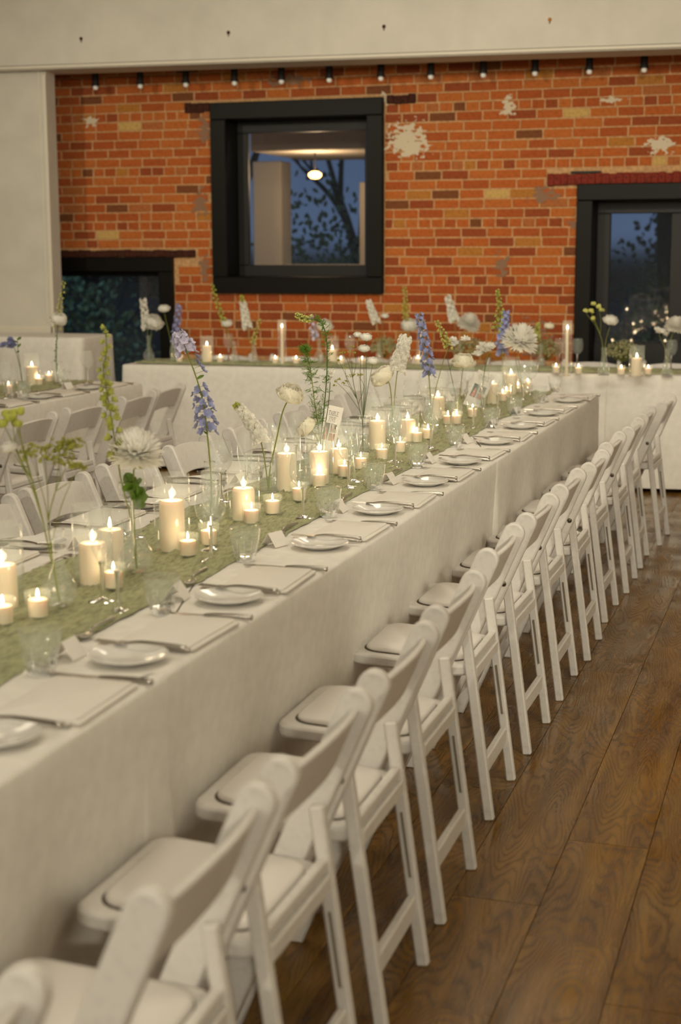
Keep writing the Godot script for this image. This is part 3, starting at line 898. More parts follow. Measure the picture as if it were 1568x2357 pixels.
# a cloth over a rectangular table: rounded top edge, drape with folds down to the floor
func drape(hx: float, hz: float, top: float, taper: Vector4, amp: float, wave: float, seed_: int, low := 0.012, rc := 0.03) -> ArrayMesh:
	var f := FastNoiseLite.new()
	f.seed = seed_
	f.frequency = 1.0
	f.fractal_octaves = 3
	var ring := []
	var nrm := []
	var step := 0.04
	for c in 4:
		var o := Vector2(hx - rc, hz - rc) * Vector2(1 if c in [0, 3] else -1, 1 if c < 2 else -1)
		for i in 6:
			var a := (c + i / 5.0) * PI / 2
			ring.append(o + Vector2(cos(a), sin(a)) * rc)
			nrm.append(Vector2(cos(a), sin(a)))
		var o2 := Vector2(hx - rc, hz - rc) * Vector2(1 if (c + 1) % 4 in [0, 3] else -1, 1 if (c + 1) % 4 < 2 else -1)
		var a2 := (c + 1) * PI / 2
		var p0: Vector2 = ring[-1]
		var p1 := o2 + Vector2(cos(a2), sin(a2)) * rc
		var k := int(p0.distance_to(p1) / step)
		for i in range(1, k):
			ring.append(p0.lerp(p1, float(i) / k))
			nrm.append(nrm[-1])
	var n := ring.size()
	var rows := [[top, -0.035], [top, -0.016], [top - 0.003, -0.005], [top - 0.011, 0.0]]
	for i in range(1, 15): rows.append([lerpf(top - 0.011, low, i / 14.0), 0.0])
	var pts := []
	for r in rows:
		var line := []
		var t := clampf((top - 0.011 - r[0]) / (top - low), 0, 1)
		for i in n:
			var p: Vector2 = ring[i]
			var m: Vector2 = nrm[i]
			var corner := clampf(1.0 - (Vector2(hx, hz) - p.abs()).length() / 0.22, 0, 1)
			var tp: float = (taper.x if m.x > 0.7 else 0.0) + (taper.y if m.x < -0.7 else 0.0) + (taper.z if m.y > 0.7 else 0.0) + (taper.w if m.y < -0.7 else 0.0)
			var off: float = r[1] - tp * t * (1.0 - corner)
			off += t * amp * (sin((p.x + p.y) * TAU / wave + 2.0 * f.get_noise_2d(p.x * 1.3, p.y * 1.3)) * (0.6 + f.get_noise_2d(p.x * 2.0 + 7.0, p.y * 2.0)) + 0.9 * f.get_noise_3d(p.x * 3.0, r[0] * 1.6, p.y * 3.0))
			off += 0.0035 * f.get_noise_3d(p.x * 9.0 + r[0] * 5.0, r[0] * 6.0, p.y * 9.0) * minf(1.0, t * 6.0)
			off += corner * corner * t * 0.022
			line.append(V(p.x + m.x * off, r[0], p.y + m.y * off))
		pts.append(line)
	var st := mb()
	st.set_smooth_group(0)
	for k in rows.size() - 1:
		for i in n:
			var j := (i + 1) % n
			st.add_vertex(pts[k][i]); st.add_vertex(pts[k][j]); st.add_vertex(pts[k + 1][i])
			st.add_vertex(pts[k][j]); st.add_vertex(pts[k + 1][j]); st.add_vertex(pts[k + 1][i])
	for i in n:
		st.add_vertex(V(0, top, 0)); st.add_vertex(pts[0][(i + 1) % n]); st.add_vertex(pts[0][i])
	return done(st)

func runner(hw: float, hl: float, seed_: int) -> ArrayMesh:
	var f := FastNoiseLite.new()
	f.seed = seed_
	f.frequency = 1.0
	f.fractal_octaves = 3
	var nu := 84
	var nv := int(hl * 2 / 0.024)
	var st := mb()
	st.set_smooth_group(0)
	var g := []
	for v in nv + 1:
		var z := -hl + 2.0 * hl * v / nv
		var row := []
		for u in nu + 1:
			var s := -1.0 + 2.0 * u / nu
			var w := hw * (1.0 + 0.1 * f.get_noise_2d(z * 2.0, 9.0 * signf(s)) + 0.04 * f.get_noise_2d(z * 9.0, 5.0 * signf(s)))
			var r1 := clampf(1.0 - absf(f.get_noise_2d(s * 4.0, z * 0.7)) * 3.2, 0, 1)
			var r2 := clampf(1.0 - absf(f.get_noise_2d(s * 9.0 + 30.0, z * 1.3 + 9.0)) * 3.0, 0, 1)
			var y := 0.0012 + 0.011 * r1 * r1 + 0.007 * r2 * r2 + 0.002 * absf(f.get_noise_2d(s * 30.0, z * 5.0))
			row.append(V(s * w, y * (1.0 if absf(s) < 0.98 else 0.3), z))
		g.append(row)
	for v in nv:
		for u in nu:
			st.add_vertex(g[v][u]); st.add_vertex(g[v][u + 1]); st.add_vertex(g[v + 1][u])
			st.add_vertex(g[v][u + 1]); st.add_vertex(g[v + 1][u + 1]); st.add_vertex(g[v + 1][u])
	return done(st)

func tables() -> void:
	var r := 0.0
	var segs := [[-2.64, 0.6, 0.004], [-5.95, -2.50, 0.0], [-8.71, -5.80, 0.003]]
	var who := ["nearest part of the long table", "middle part of the long table", "far end of the long table"]
	for i in 3:
		var s: Array = segs[i]
		var o := part("tablecloth", drape(0.494 + s[2], (s[1] - s[0]) / 2, TOP - 0.002 + s[2] * 0.3, Vector4(0.045, 0.03, 0.0, 0.0 if i < 2 else -0.02), 0.012, 0.55, 3 + i), M.cloth, null, V(MID, 0, (s[0] + s[1]) / 2))
		tag(o, "white cloth to the floor over the " + who[i], "tablecloth", "white cloths of the long table")
	var o1 := part("tablecloth", drape(0.49, 1.95, TOP - 0.001, Vector4(0.03, 0.03, 0, 0.0), 0.012, 0.5, 11), M.cloth, null, V(-4.565, 0, -6.76))
	tag(o1, "white cloth to the floor over the left table", "tablecloth")
	var hx := [[-4.87, -3.04], [-3.06, -1.30], [-1.34, 0.7]]
	var hw := ["left", "middle", "right"]
	for i in 3:
		var a: float = hx[i][0]
		var b: float = hx[i][1]
		var o := part("tablecloth", drape((b - a) / 2, 0.33, TOP + [0.0, 0.001, 0.004][i], Vector4(0, 0, -0.05 - 0.02 * i, 0.0), 0.012, 0.7, 20 + i, 0.03), M.cloth, null, V((a + b) / 2, 0, -10.36 + [0.0, 0.003, 0.012][i]))
		tag(o, "white cloth over the %s part of the head table by the brick wall" % hw[i], "tablecloth", "white cloths of the head table")
	var o2 := part("tablecloth", drape(1.05, 0.28, 0.958, Vector4(0, 0, -0.03, 0), 0.03, 0.16, 31, 0.01, 0.06), M.cloth, null, V(-6.18, 0, -10.2))
	tag(o2, "white gathered cloth over the tall side table at the left", "tablecloth")
	for a in [[0.225, 4.45, 41, V(MID, TOP, -4.25), 0.0, "long table"], [0.2, 1.85, 42, V(-4.6, TOP, -6.8), 0.0, "left table"], [0.17, 2.7, 43, V(-2.1, TOP + 0.004, -10.28), PI / 2, "head table"]]:
		var o := part("table_runner", runner(a[0], a[1], a[2]), M.runner, null, a[3])
		o.rotation.y = a[4]
		tag(o, "wrinkled sage green gauze runner down the middle of the " + a[5], "table runner", "sage green runners")

# ---------------------------------------------------------------- tableware
func shapes() -> void:
	cache.plate = lathem([Vector2(0, 0.006), Vector2(0.05, 0.006), Vector2(0.056, 0.009), Vector2(0.078, 0.015), Vector2(0.0815, 0.0165), Vector2(0.0825, 0.0155), Vector2(0.081, 0.0135), Vector2(0.058, 0.0055), Vector2(0.048, 0.0), Vector2(0.045, 0.0), Vector2(0.043, 0.003), Vector2(0, 0.003)], 40)
	cache.tumbler = lathem([Vector2(0.0, 0.0), Vector2(0.0255, 0.0), Vector2(0.0275, 0.012), Vector2(0.029, 0.02), Vector2(0.0345, 0.046), Vector2(0.0375, 0.05), Vector2(0.042, 0.0905)], 30)
	cache.tumbler_base = lathem([Vector2(0, 0.0145), Vector2(0.0262, 0.0148), Vector2(0.0292, 0.0225), Vector2(0.0272, 0.004), Vector2(0.0255, 0.0012), Vector2(0.02, 0.0012), Vector2(0.018, 0.004), Vector2(0, 0.004)], 10, true)
	cache.tumbler_rim = lathem([Vector2(0.0398, 0.0902), Vector2(0.0422, 0.0902), Vector2(0.0422, 0.0926), Vector2(0.0398, 0.0926), Vector2(0.0398, 0.0902)], 30)
	var ps := mb()
	for i in 10:
		var a := TAU * i / 10
		var d := V(cos(a), 0, sin(a))
		bar(ps, d * 0.0285 + V(0, 0.014, 0), d * 0.0352 + V(0, 0.047, 0), 0.0035, 0.0042, V(-sin(a), 0, cos(a)), 0.0008)
	cache.tumbler_panels = done(ps)
	cache.bowl = lathem([Vector2(0.002, 0.092), Vector2(0.014, 0.096), Vector2(0.028, 0.108), Vector2(0.038, 0.126), Vector2(0.0415, 0.146), Vector2(0.040, 0.17), Vector2(0.034, 0.202)], 28)
	cache.stemfoot = lathem([Vector2(0, 0.0946), Vector2(0.009, 0.0952), Vector2(0.0055, 0.086), Vector2(0.0042, 0.06), Vector2(0.0042, 0.02), Vector2(0.006, 0.009), Vector2(0.014, 0.005), Vector2(0.034, 0.0022), Vector2(0.035, 0.001), Vector2(0.034, 0.0), Vector2(0, 0.0)], 24)
	cache.flute = lathem([Vector2(0.002, 0.09), Vector2(0.012, 0.1), Vector2(0.022, 0.125), Vector2(0.0265, 0.155), Vector2(0.027, 0.185), Vector2(0.0255, 0.222)], 24)
	cache.flame = lathem([Vector2(0, 0), Vector2(0.0034, 0.0035), Vector2(0.0046, 0.009), Vector2(0.0036, 0.016), Vector2(0.0016, 0.024), Vector2(0, 0.03)], 10)
	cache.wick = lathem([Vector2(0.001, -0.004), Vector2(0.001, 0.006), Vector2(0, 0.007)], 6)
	cache.votive_glass = lathem([Vector2(0, 0.002), Vector2(0.024, 0.002), Vector2(0.0262, 0.006), Vector2(0.0295, 0.063), Vector2(0.0288, 0.0645)], 24)
	cache.votive = lathem([Vector2(0.0, 0.044), Vector2(0.008, 0.0435), Vector2(0.019, 0.0455), Vector2(0.0225, 0.044), Vector2(0.0215, 0.006), Vector2(0, 0.006)], 20)
	# fork, knife and spoon lie along +x, handle end at +x
	var st := mb()
	for i in 4: bar(st, V(-0.105, 0.004, (i - 1.5) * 0.0062), V(-0.055, 0.002, (i - 1.5) * 0.0062), 0.0016, 0.003, Vector3.BACK, 0.0005)
	slab(st, Transform3D(Basis(Vector3.RIGHT, Vector3.FORWARD, Vector3.UP), V(-0.046, 0.003, 0)), rrect(0.026, 0.0225, 0.008), 0.002, 0.0008)
	tube(st, smoothed([V(-0.034, 0.003, 0), V(0.0, 0.007, 0), V(0.05, 0.006, 0), V(0.1, 0.003, 0)]), 0.0032, 0.0052, 6)
	cache.fork = done(st)
	st = mb()
	slab(st, Transform3D(Basis(Vector3.RIGHT, Vector3.FORWARD, Vector3.UP), V(-0.055, 0.003, 0)), PackedVector2Array([Vector2(0.06, -0.007), Vector2(0.06, 0.006), Vector2(0.0, 0.0085), Vector2(-0.045, 0.008), Vector2(-0.06, 0.0), Vector2(-0.05, -0.007)]), 0.0018, 0.0007)
	tube(st, smoothed([V(0.003, 0.003, 0), V(0.03, 0.005, 0), V(0.08, 0.0055, 0), V(0.118, 0.004, 0)]), 0.0042, 0.0066, 8)
	cache.knife = done(st)
	st = mb()
	slab(st, Transform3D(Basis(Vector3.RIGHT, Vector3.FORWARD, Vector3.UP), V(-0.07, 0.003, 0)), rrect(0.052, 0.034, 0.0165, 6), 0.003, 0.0014, true)
	tube(st, smoothed([V(-0.045, 0.003, 0), V(-0.02, 0.008, 0), V(0.04, 0.006, 0), V(0.085, 0.003, 0)]), 0.0025, 0.0045, 6)
	cache.spoon = done(st)
	st = mb()
	for k in 2: slab(st, Transform3D(Basis(Vector3.RIGHT, Vector3.FORWARD, Vector3.UP), V(-0.004 * k, 0.0035 + 0.005 * k, 0.002 * k)), rrect(0.175 - 0.012 * k, 0.255 - 0.008 * k, 0.009), 0.0068, 0.0033, true)
	cache.napkin = done(st)
	st = mb()
	for s in [-1, 1]:
		var b := Basis(Vector3.BACK, s * 0.62)
		cbox(st, V(s * 0.0135, 0.0195, 0), V(0.0008, 0.047, 0.062), 0.0002, b)
	cache.tent = done(st)

func water(parent: Node3D, r: float, y: float) -> void:
	part("water", lathem([Vector2(0.0, 0.016), Vector2(r * 0.9, 0.018), Vector2(r, y), Vector2(0, y)], 20), M.water, parent)

func make_tumbler() -> Node3D:
	var t := thing("tumbler", "", "glass")
	part("body", cache.tumbler, M.glass_thick, t)
	part("panel_ribs", cache.tumbler_panels, M.solid_glass, t)
	part("base", cache.tumbler_base, M.solid_glass, t)
	part("rim", cache.tumbler_rim, M.solid_glass, t)
	return t

func make_wine(flute: bool) -> Node3D:
	var t := thing("champagne_flute" if flute else "wine_glass", "", "glass")
	part("bowl", cache.flute if flute else cache.bowl, M.glass_bowl, t)
	part("stem", cache.stemfoot, M.solid_glass, t)
	return t

func add_flame(t: Node3D, y: float, k := 1.0) -> void:
	part("wick", cache.wick, M.wick, t, V(0, y, 0))
	var f := part("flame", cache.flame, M.flame, t, V(0, y + 0.004, 0))
	f.scale = Vector3.ONE * k
	var l := OmniLight3D.new()
	l.name = "flame_light"
	l.light_color = Color(1.0, 0.86, 0.66)
	l.light_energy = 0.0038 * k
	l.light_size = 0.004
	l.omni_range = 20.0
	l.omni_attenuation = 2.0
	l.shadow_enabled = true
	t.add_child(l)
	l.position = V(0, y + 0.014, 0)

func make_pillar(h: float, r := 0.0345) -> Node3D:
	var t := thing("pillar_candle", "", "candle")
	part("body", lathem([Vector2(0, h - 0.004), Vector2(r * 0.45, h - 0.003), Vector2(r * 0.86, h - 0.001), Vector2(r * 0.97, h - 0.005), Vector2(r, h - 0.012), Vector2(r, 0.004), Vector2(r - 0.003, 0.001), Vector2(0, 0.001)], 32), M.wax, t)
	add_flame(t, h - 0.002, 1.0)
	return t

func make_cylinder(r: float, h: float) -> Node3D:
	var t := thing("hurricane_glass", "", "candle holder")
	part("body", lathem([Vector2(0, 0.001), Vector2(r - 0.002, 0.001), Vector2(r, 0.004), Vector2(r, h - 0.001), Vector2(r - 0.0012, h)], 36), M.glass, t)
	part("base", lathem([Vector2(0, 0.005), Vector2(r - 0.0026, 0.005)], 36), M.glass, t)
	return t

func make_vase(kind: String, s := 1.0) -> Node3D:
	var t := thing("glass_vase", "", "vase")
	var p := []
	var wl := 0.08
	var wr := 0.03
	if kind == "bulb":
		p = [Vector2(0, 0.002), Vector2(0.02, 0.002), Vector2(0.032, 0.012), Vector2(0.041, 0.034), Vector2(0.039, 0.055), Vector2(0.027, 0.078), Vector2(0.015, 0.1), Vector2(0.0125, 0.13), Vector2(0.0135, 0.17), Vector2(0.017, 0.185)]
		wl = 0.045
		wr = 0.036
	elif kind == "flask":
		p = [Vector2(0, 0.002), Vector2(0.034, 0.002), Vector2(0.038, 0.008), Vector2(0.036, 0.03), Vector2(0.024, 0.075), Vector2(0.0165, 0.1), Vector2(0.0155, 0.15), Vector2(0.0175, 0.158), Vector2(0.0175, 0.166)]
		wr = 0.021
	elif kind == "bottle":
		p = [Vector2(0, 0.002), Vector2(0.022, 0.002), Vector2(0.026, 0.008), Vector2(0.026, 0.1), Vector2(0.022, 0.118), Vector2(0.016, 0.13), Vector2(0.0145, 0.165), Vector2(0.0165, 0.18)]
		wr = 0.0245
	else:
		p = [Vector2(0, 0.002), Vector2(0.03, 0.002), Vector2(0.0325, 0.006), Vector2(0.0355, 0.13)]
		wr = 0.031
		wl = 0.055
	p = p.map(func(q): return q * s)
	part("body", lathem(p, 26), M.glass, t)
	var rim := mb()
	var e: Vector2 = p[-1]
	lathe(rim, [Vector2(e.x - 0.0014, e.y - 0.001), Vector2(e.x + 0.0008, e.y - 0.001), Vector2(e.x + 0.0008, e.y + 0.001), Vector2(e.x - 0.0014, e.y + 0.001), Vector2(e.x - 0.0014, e.y - 0.001)], 26)
	part("rim", done(rim), M.solid_glass, t)
	part("base", lathem([Vector2(0, 0.006), Vector2(p[1].x, 0.006), Vector2(p[1].x, 0.0025), Vector2(0, 0.0025)], 20), M.solid_glass, t)
	water(t, wr * s, wl * s)
	return t

var proto := {}

func put(key: String, called: String, at: Vector3, label: String, category: String, group: String, turn := 0.0) -> Node3D:
	if not proto.has(key):
		var kind: PackedStringArray = key.split(" ")
		var t: Node3D
		match kind[0]:
			"tumbler": t = make_tumbler()
			"wine": t = make_wine(false)
			"flute": t = make_wine(true)
			"pillar": t = make_pillar(kind[1].to_float())
			"taper": t = make_taper(kind[1].to_float())
			"cyl": t = make_cylinder(kind[1].to_float(), kind[2].to_float())
			"vase": t = make_vase(kind[1], kind[2].to_float())
			"votive":
				t = thing("votive_candle", "", "candle")
				part("body", cache.votive, M.wax, t)
				add_flame(t, 0.044, 0.72)
			"holder":
				t = thing("votive_holder", "", "candle holder")
				part("body", cache.votive_glass, M.glass, t)
			_:
				t = part(called, cache[kind[0]], M[kind[1]])
		proto[key] = t
		t.position = at
		t.rotation.y = turn
		return tag(t, label, category, group)
	return dup(proto[key], called, at, turn, label, category, group)

func make_taper(h: float) -> Node3D:
	var t := thing("taper_candle", "", "candle")
	part("body", lathem([Vector2(0, h), Vector2(0.006, h - 0.002), Vector2(0.009, h - 0.012), Vector2(0.0108, 0.01), Vector2(0.0108, 0.001), Vector2(0, 0.001)], 18), M.wax, t)
	add_flame(t, h - 0.001, 1.0)
	return t

# one place at a table; face = +1 when the guest sits on the +x side
func setting(x: float, z: float, s: float, where: String, grp: String, full := true) -> void:
	var turn := 0.0 if s > 0 else PI
	var y := TOP + 0.0005
	put("plate china", "bread_plate", V(x + s * 0.375, y, z + s * 0.205), "small white side plate at the %s" % where, "plate", "side plates, " + grp)
	for k in 2:
		var o := put("fork steel", "fork", V(x + s * (0.378 - 0.008 * k), y + (0.0172 if k == 0 else 0.002), z + s * (0.148 - 0.034 * k)), "silver %s at the %s" % [["fork resting on the plate rim", "fork beside the napkin"][k], where], "fork", "forks, " + grp, turn + rng.randf_range(-0.05, 0.05))
		if k == 0: o.rotation.z = 0.0
	put("napkin napkin", "napkin", V(x + s * 0.392, y, z + s * rng.randf_range(-0.035, -0.02)), "folded white napkin at the %s" % where, "napkin", "napkins, " + grp, turn + rng.randf_range(-0.04, 0.04))
	put("knife steel", "knife", V(x + s * 0.375, y, z - s * 0.185), "silver knife at the %s" % where, "knife", "knives, " + grp, turn + rng.randf_range(-0.05, 0.05))
	if full:
		put("spoon steel", "dessert_spoon", V(x + s * 0.205, y + 0.006, z - s * 0.0), "dessert spoon on the runner edge at the %s" % where, "spoon", "dessert spoons, " + grp, turn + PI / 2 + rng.randf_range(-0.12, 0.12))
		var c := put("tent card", "place_card", V(x + s * 0.245, y, z + s * 0.215), "white folded place card at the %s" % where, "place card", "place cards, " + grp, turn + rng.randf_range(-0.35, 0.2))

# ---------------------------------------------------------------- flowers
func petal_mesh(l: float, w: float, bulge: float, cup: float, ruffle: float, nu := 5, nv := 6, seed_ := 0.0) -> ArrayMesh:
	var st := mb()
	st.set_smooth_group(0)
	var g := []
	for j in nv + 1:
		var v := float(j) / nv
		var row := []
		var ww := w * (0.18 + 0.82 * pow(sin(PI * clampf(0.08 + v * 0.80, 0, 1)), 0.8))
		for i in nu + 1:
			var u := -1.0 + 2.0 * i / nu
			var top := l * v * (1.0 - 0.12 * u * u * v)
			row.append(V(u * ww, top + ruffle * 0.5 * sin(u * 5.0 + seed_) * v * v, bulge * sin(PI * 0.85 * v) - cup * u * u * ww / maxf(w, 0.001) + ruffle * sin(u * 7.0 + seed_ * 3.0) * v * v))
		g.append(row)
	for j in nv:
		for i in nu:
			st.add_vertex(g[j][i]); st.add_vertex(g[j + 1][i]); st.add_vertex(g[j][i + 1])
			st.add_vertex(g[j][i + 1]); st.add_vertex(g[j + 1][i]); st.add_vertex(g[j + 1][i + 1])
	return done(st)

func bud_mesh() -> ArrayMesh:
	if not cache.has("bud"): cache.bud = lathem([Vector2(0, 0), Vector2(0.32, 0.12), Vector2(0.46, 0.45), Vector2(0.36, 0.78), Vector2(0.14, 0.97), Vector2(0, 1)], 7)
	return cache.bud

func floret_mesh(kind: String) -> ArrayMesh:
	if not cache.has(kind):
		var st := mb()
		if kind == "delph":
			var p := petal_mesh(1.0, 0.42, 0.12, 0.1, 0.06, 3, 3)
			for i in 5: st.append_from(p, 0, Transform3D(Basis(Vector3.UP, TAU * i / 5.0) * Basis(Vector3.RIGHT, 1.15 if i != 2 else 0.85), Vector3.ZERO))
		elif kind == "stock":
			for k in 2:
				var p := petal_mesh(1.0 - 0.3 * k, 0.55, 0.2, 0.15, 0.16, 4, 3, k * 2.0)
				for i in 4: st.append_from(p, 0, Transform3D(Basis(Vector3.UP, TAU * (i + 0.5 * k) / 4.0) * Basis(Vector3.RIGHT, 1.1 - 0.55 * k), Vector3(0, 0.1 * k, 0)))
		elif kind == "snap":
			st.append_from(bud_mesh(), 0, Transform3D(Basis.from_scale(V(0.5, 0.6, 0.5)), V(0, 0, 0)))
			var p2 := petal_mesh(1.0, 0.34, 0.22, 0.12, 0.06, 3, 4)
			for i in 5: st.append_from(p2, 0, Transform3D(Basis(Vector3.UP, TAU * i / 5.0) * Basis(Vector3.RIGHT, 0.7 if i % 2 else 0.4), Vector3.ZERO))
		elif kind == "wax":
			for i in 5: st.append_from(petal_mesh(0.9, 0.3, 0.15, 0.1, 0.0, 2, 2), 0, Transform3D(Basis(Vector3.UP, TAU * i / 5.0) * Basis(Vector3.RIGHT, 0.75), Vector3.ZERO))
			st.append_from(bud_mesh(), 0, Transform3D(Basis.from_scale(V(0.45, 0.7, 0.45)), V(0, -0.3, 0)))
		cache[kind] = st.commit()
	return cache[kind]

# a many-petalled cup: core mesh with the outer petals as its own pieces
func rose(parent: Node3D, at: Vector3, dir: Vector3, r: float, m: Material, open := 1.0) -> void:
	var b := along(dir, rng.randf() * TAU)
	var core := mb()
	for k in 4:
		var p := petal_mesh(r * (0.95 + 0.06 * k), r * (0.42 + 0.1 * k), r * (0.28 + 0.1 * k), r * 0.2, r * 0.04, 4, 5, k * 1.7)
		for i in 3 + k: core.append_from(p, 0, Transform3D(Basis(Vector3.UP, TAU * (i + 0.37 * k) / (3 + k)) * Basis(Vector3.RIGHT, 0.05 + 0.12 * k), V(0, 0, 0)))
	var bloom := part("bloom", core.commit(), m, parent, at)
	bloom.basis = b
	if not cache.has("rose_petal"):
		cache.rose_petal = []
		for k in 4: cache.rose_petal.append(petal_mesh(1.0, 0.72, 0.36, 0.3, 0.13, 6, 7, k * 2.3))
	for k in 2:
		for i in 5:
			var q := part("petal", cache.rose_petal[(i + k) % 4], m, bloom)
			q.transform = Transform3D(Basis(Vector3.UP, TAU * (i + 0.5 * k) / 5.0 + rng.randf_range(-0.15, 0.15)) * Basis(Vector3.RIGHT, (0.42 + 0.44 * k) * open + rng.randf_range(-0.08, 0.1)) * Basis.from_scale(Vector3.ONE * r * rng.randf_range(1.0, 1.16)), Vector3.ZERO)
	part("calyx", lathem([Vector2(0, -r * 0.2), Vector2(r * 0.16, -r * 0.1), Vector2(r * 0.26, r * 0.06), Vector2(r * 0.1, r * 0.1)], 8), M.stem, bloom)

func mum(parent: Node3D, at: Vector3, dir: Vector3, r: float, m: Material) -> void:
	var b := along(dir)
	var st := mb()
	var p := petal_mesh(1.0, 0.085, 0.12, 0.02, 0.0, 2, 5)
	for k in 13:
		var n := 9 + k * 3
		for i in n:
			var l := r * (0.80 + 0.02 * k) * rng.randf_range(0.88, 1.08)
			st.append_from(p, 0, Transform3D(Basis(Vector3.UP, TAU * (i + 0.5 * (k % 2)) / n + rng.randf_range(-0.1, 0.1)) * Basis(Vector3.RIGHT, 0.05 + 0.148 * k + rng.randf_range(-0.08, 0.08)) * Basis.from_scale(V(r, l, r * 0.9)), V(0, -0.012 * r * k, 0)))
	var o := part("bloom", st.commit(), m, parent, at)
	o.basis = b
	var c := part("calyx", lathem([Vector2(0, -r * 0.42), Vector2(r * 0.12, -r * 0.34), Vector2(r * 0.24, -r * 0.2), Vector2(r * 0.12, -r * 0.05)], 8), M.stem_dark, o)

func spike(parent: Node3D, path: Array, kind: String, t0: float, t1: float, r0: float, r1: float, n: int, size: float, m: Material, called: String, skip := 0.0) -> void:
	var st := mb()
	var fm := floret_mesh(kind) if kind != "bud" else bud_mesh()
	var tw := mb()
	for i in n:
		var t := lerpf(t0, t1, (i + 0.5) / n)
		if skip > 0.0 and sin(t * 37.0) < skip - 1.0: continue
		var a := i * 2.4
		var p := path_at(path, t)
		var ax: Vector3 = (path_at(path, t + 0.03) - path_at(path, t - 0.03)).normalized()
		var b := along(ax)
		var rad := lerpf(r0, r1, float(i) / n) * rng.randf_range(0.75, 1.1)
		var d: Vector3 = (b.x * cos(a) + b.z * sin(a))
		var q := p + d * rad
		var s := size * lerpf(1.0, 0.6, float(i) / n) * rng.randf_range(0.8, 1.15)
		st.append_from(fm, 0, Transform3D(along(d + ax * (0.5 if kind != "stock" else 0.25), rng.randf() * TAU) * Basis.from_scale(Vector3.ONE * s), q - d * s * 0.3))
		if kind != "stock": tube(tw, [p, q], 0.0008, 0.0007, 3)
	part(called, st.commit(), m, parent)
	if kind != "stock": part("pedicels", done(tw), M.stem, parent)

func feather(parent: Node3D, path: Array, t0: float, t1: float, r: float, n: int, m: Material) -> void:
	var st := mb()
	for i in n:
		var p := path_at(path, lerpf(t0, t1, rng.randf()))
		var d := Vector3(rng.randfn(), rng.randf_range(-0.3, 0.9), rng.randfn()).normalized()
		var e := p + d * r * rng.randf_range(0.5, 1.1)
		var c := (p + e) / 2.0 + Vector3(rng.randfn(), rng.randfn(), rng.randfn()) * r * 0.15
		tube(st, [p, c, e], 0.001, 0.0006, 3)
		for k in 5:
			var q: Vector3 = p.lerp(e, 0.3 + k / 7.0)
			tube(st, [q, q + (d + Vector3(rng.randfn(), rng.randfn(), rng.randfn()) * 0.7).normalized() * r * 0.4], 0.0009, 0.0005, 3)
	tag(part("feathery_leaves", done(st), m, parent), "", "", "", "stuff")

func leaves(parent: Node3D, path: Array, ts: Array, l: float, w: float, m: Material) -> void:
	var pm := petal_mesh(l, w, l * 0.12, w * 0.3, 0.0, 2, 5)
	for t in ts:
		var p := path_at(path, t)
		var d := Vector3(rng.randfn(), rng.randf_range(0.1, 1.0), rng.randfn()).normalized()
		var o := part("leaf", pm, m, parent, p)
		o.basis = along(d, rng.randf() * TAU)

func clusters(parent: Node3D, ends: Array, r: float, n: int, s: float, m: Material, called := "flower_cluster") -> void:
	for e in ends:
		var st := mb()
		for i in n:
			var d := Vector3(rng.randfn(), absf(rng.randfn()), rng.randfn()).normalized()
			st.append_from(floret_mesh("wax") if called != "buds" else bud_mesh(), 0, Transform3D(along(d + Vector3.UP * (0.7 if called != "buds" else 2.0), rng.randf() * TAU) * Basis.from_scale(Vector3.ONE * s * rng.randf_range(0.7, 1.1)), e + d * r * rng.randf_range(0.3, 1.0)))
		part(called, st.commit(), m, parent)

func stem_of(called: String, label: String, category: String, group: String, path: Array, r: float, m: Material = null) -> Array:
	var t := thing(called, label, category, path[0], 0.0, group)
	var p := smoothed(path.map(func(q): return q - path[0]), 5)
	var st := mb()
	tube(st, p, r, r * 0.75, 6)
	part("stem", done(st), m if m else M.stem, t)
	return [t, p]

func twigs(parent: Node3D, paths: Array, r: float, m: Material) -> void:
	var st := mb()
	for p in paths: tube(st, smoothed(p, 3), r, r * 0.6, 4)
	part("twigs", done(st), m, parent)

func dome(at: Vector3, r: float, h: float, label: String) -> void:
	var t := thing("flower_bunch", label, "flower bunch", at, 0.0, "pale tufts on the head table")
	var st := mb()
	var tw := mb()
	for i in 260:
		var d := Vector3(rng.randfn(), absf(rng.randfn()) + 0.1, rng.randfn()).normalized()
		var q := V(d.x * r, 0.1 + d.y * h, d.z * r) * rng.randf_range(0.75, 1.0)
		st.append_from(floret_mesh("wax"), 0, Transform3D(along(d, rng.randf() * TAU) * Basis.from_scale(Vector3.ONE * 0.012), q))
		if i % 4 == 0: tube(tw, [V(0, 0.05, 0), V(q.x * 0.5, q.y * 0.6, q.z * 0.5), q], 0.0008, 0.0005, 3)
	tag(part("tiny_flowers", st.commit(), M.gyp, t), "", "", "", "stuff")
	part("twigs", done(tw), M.stem, t)

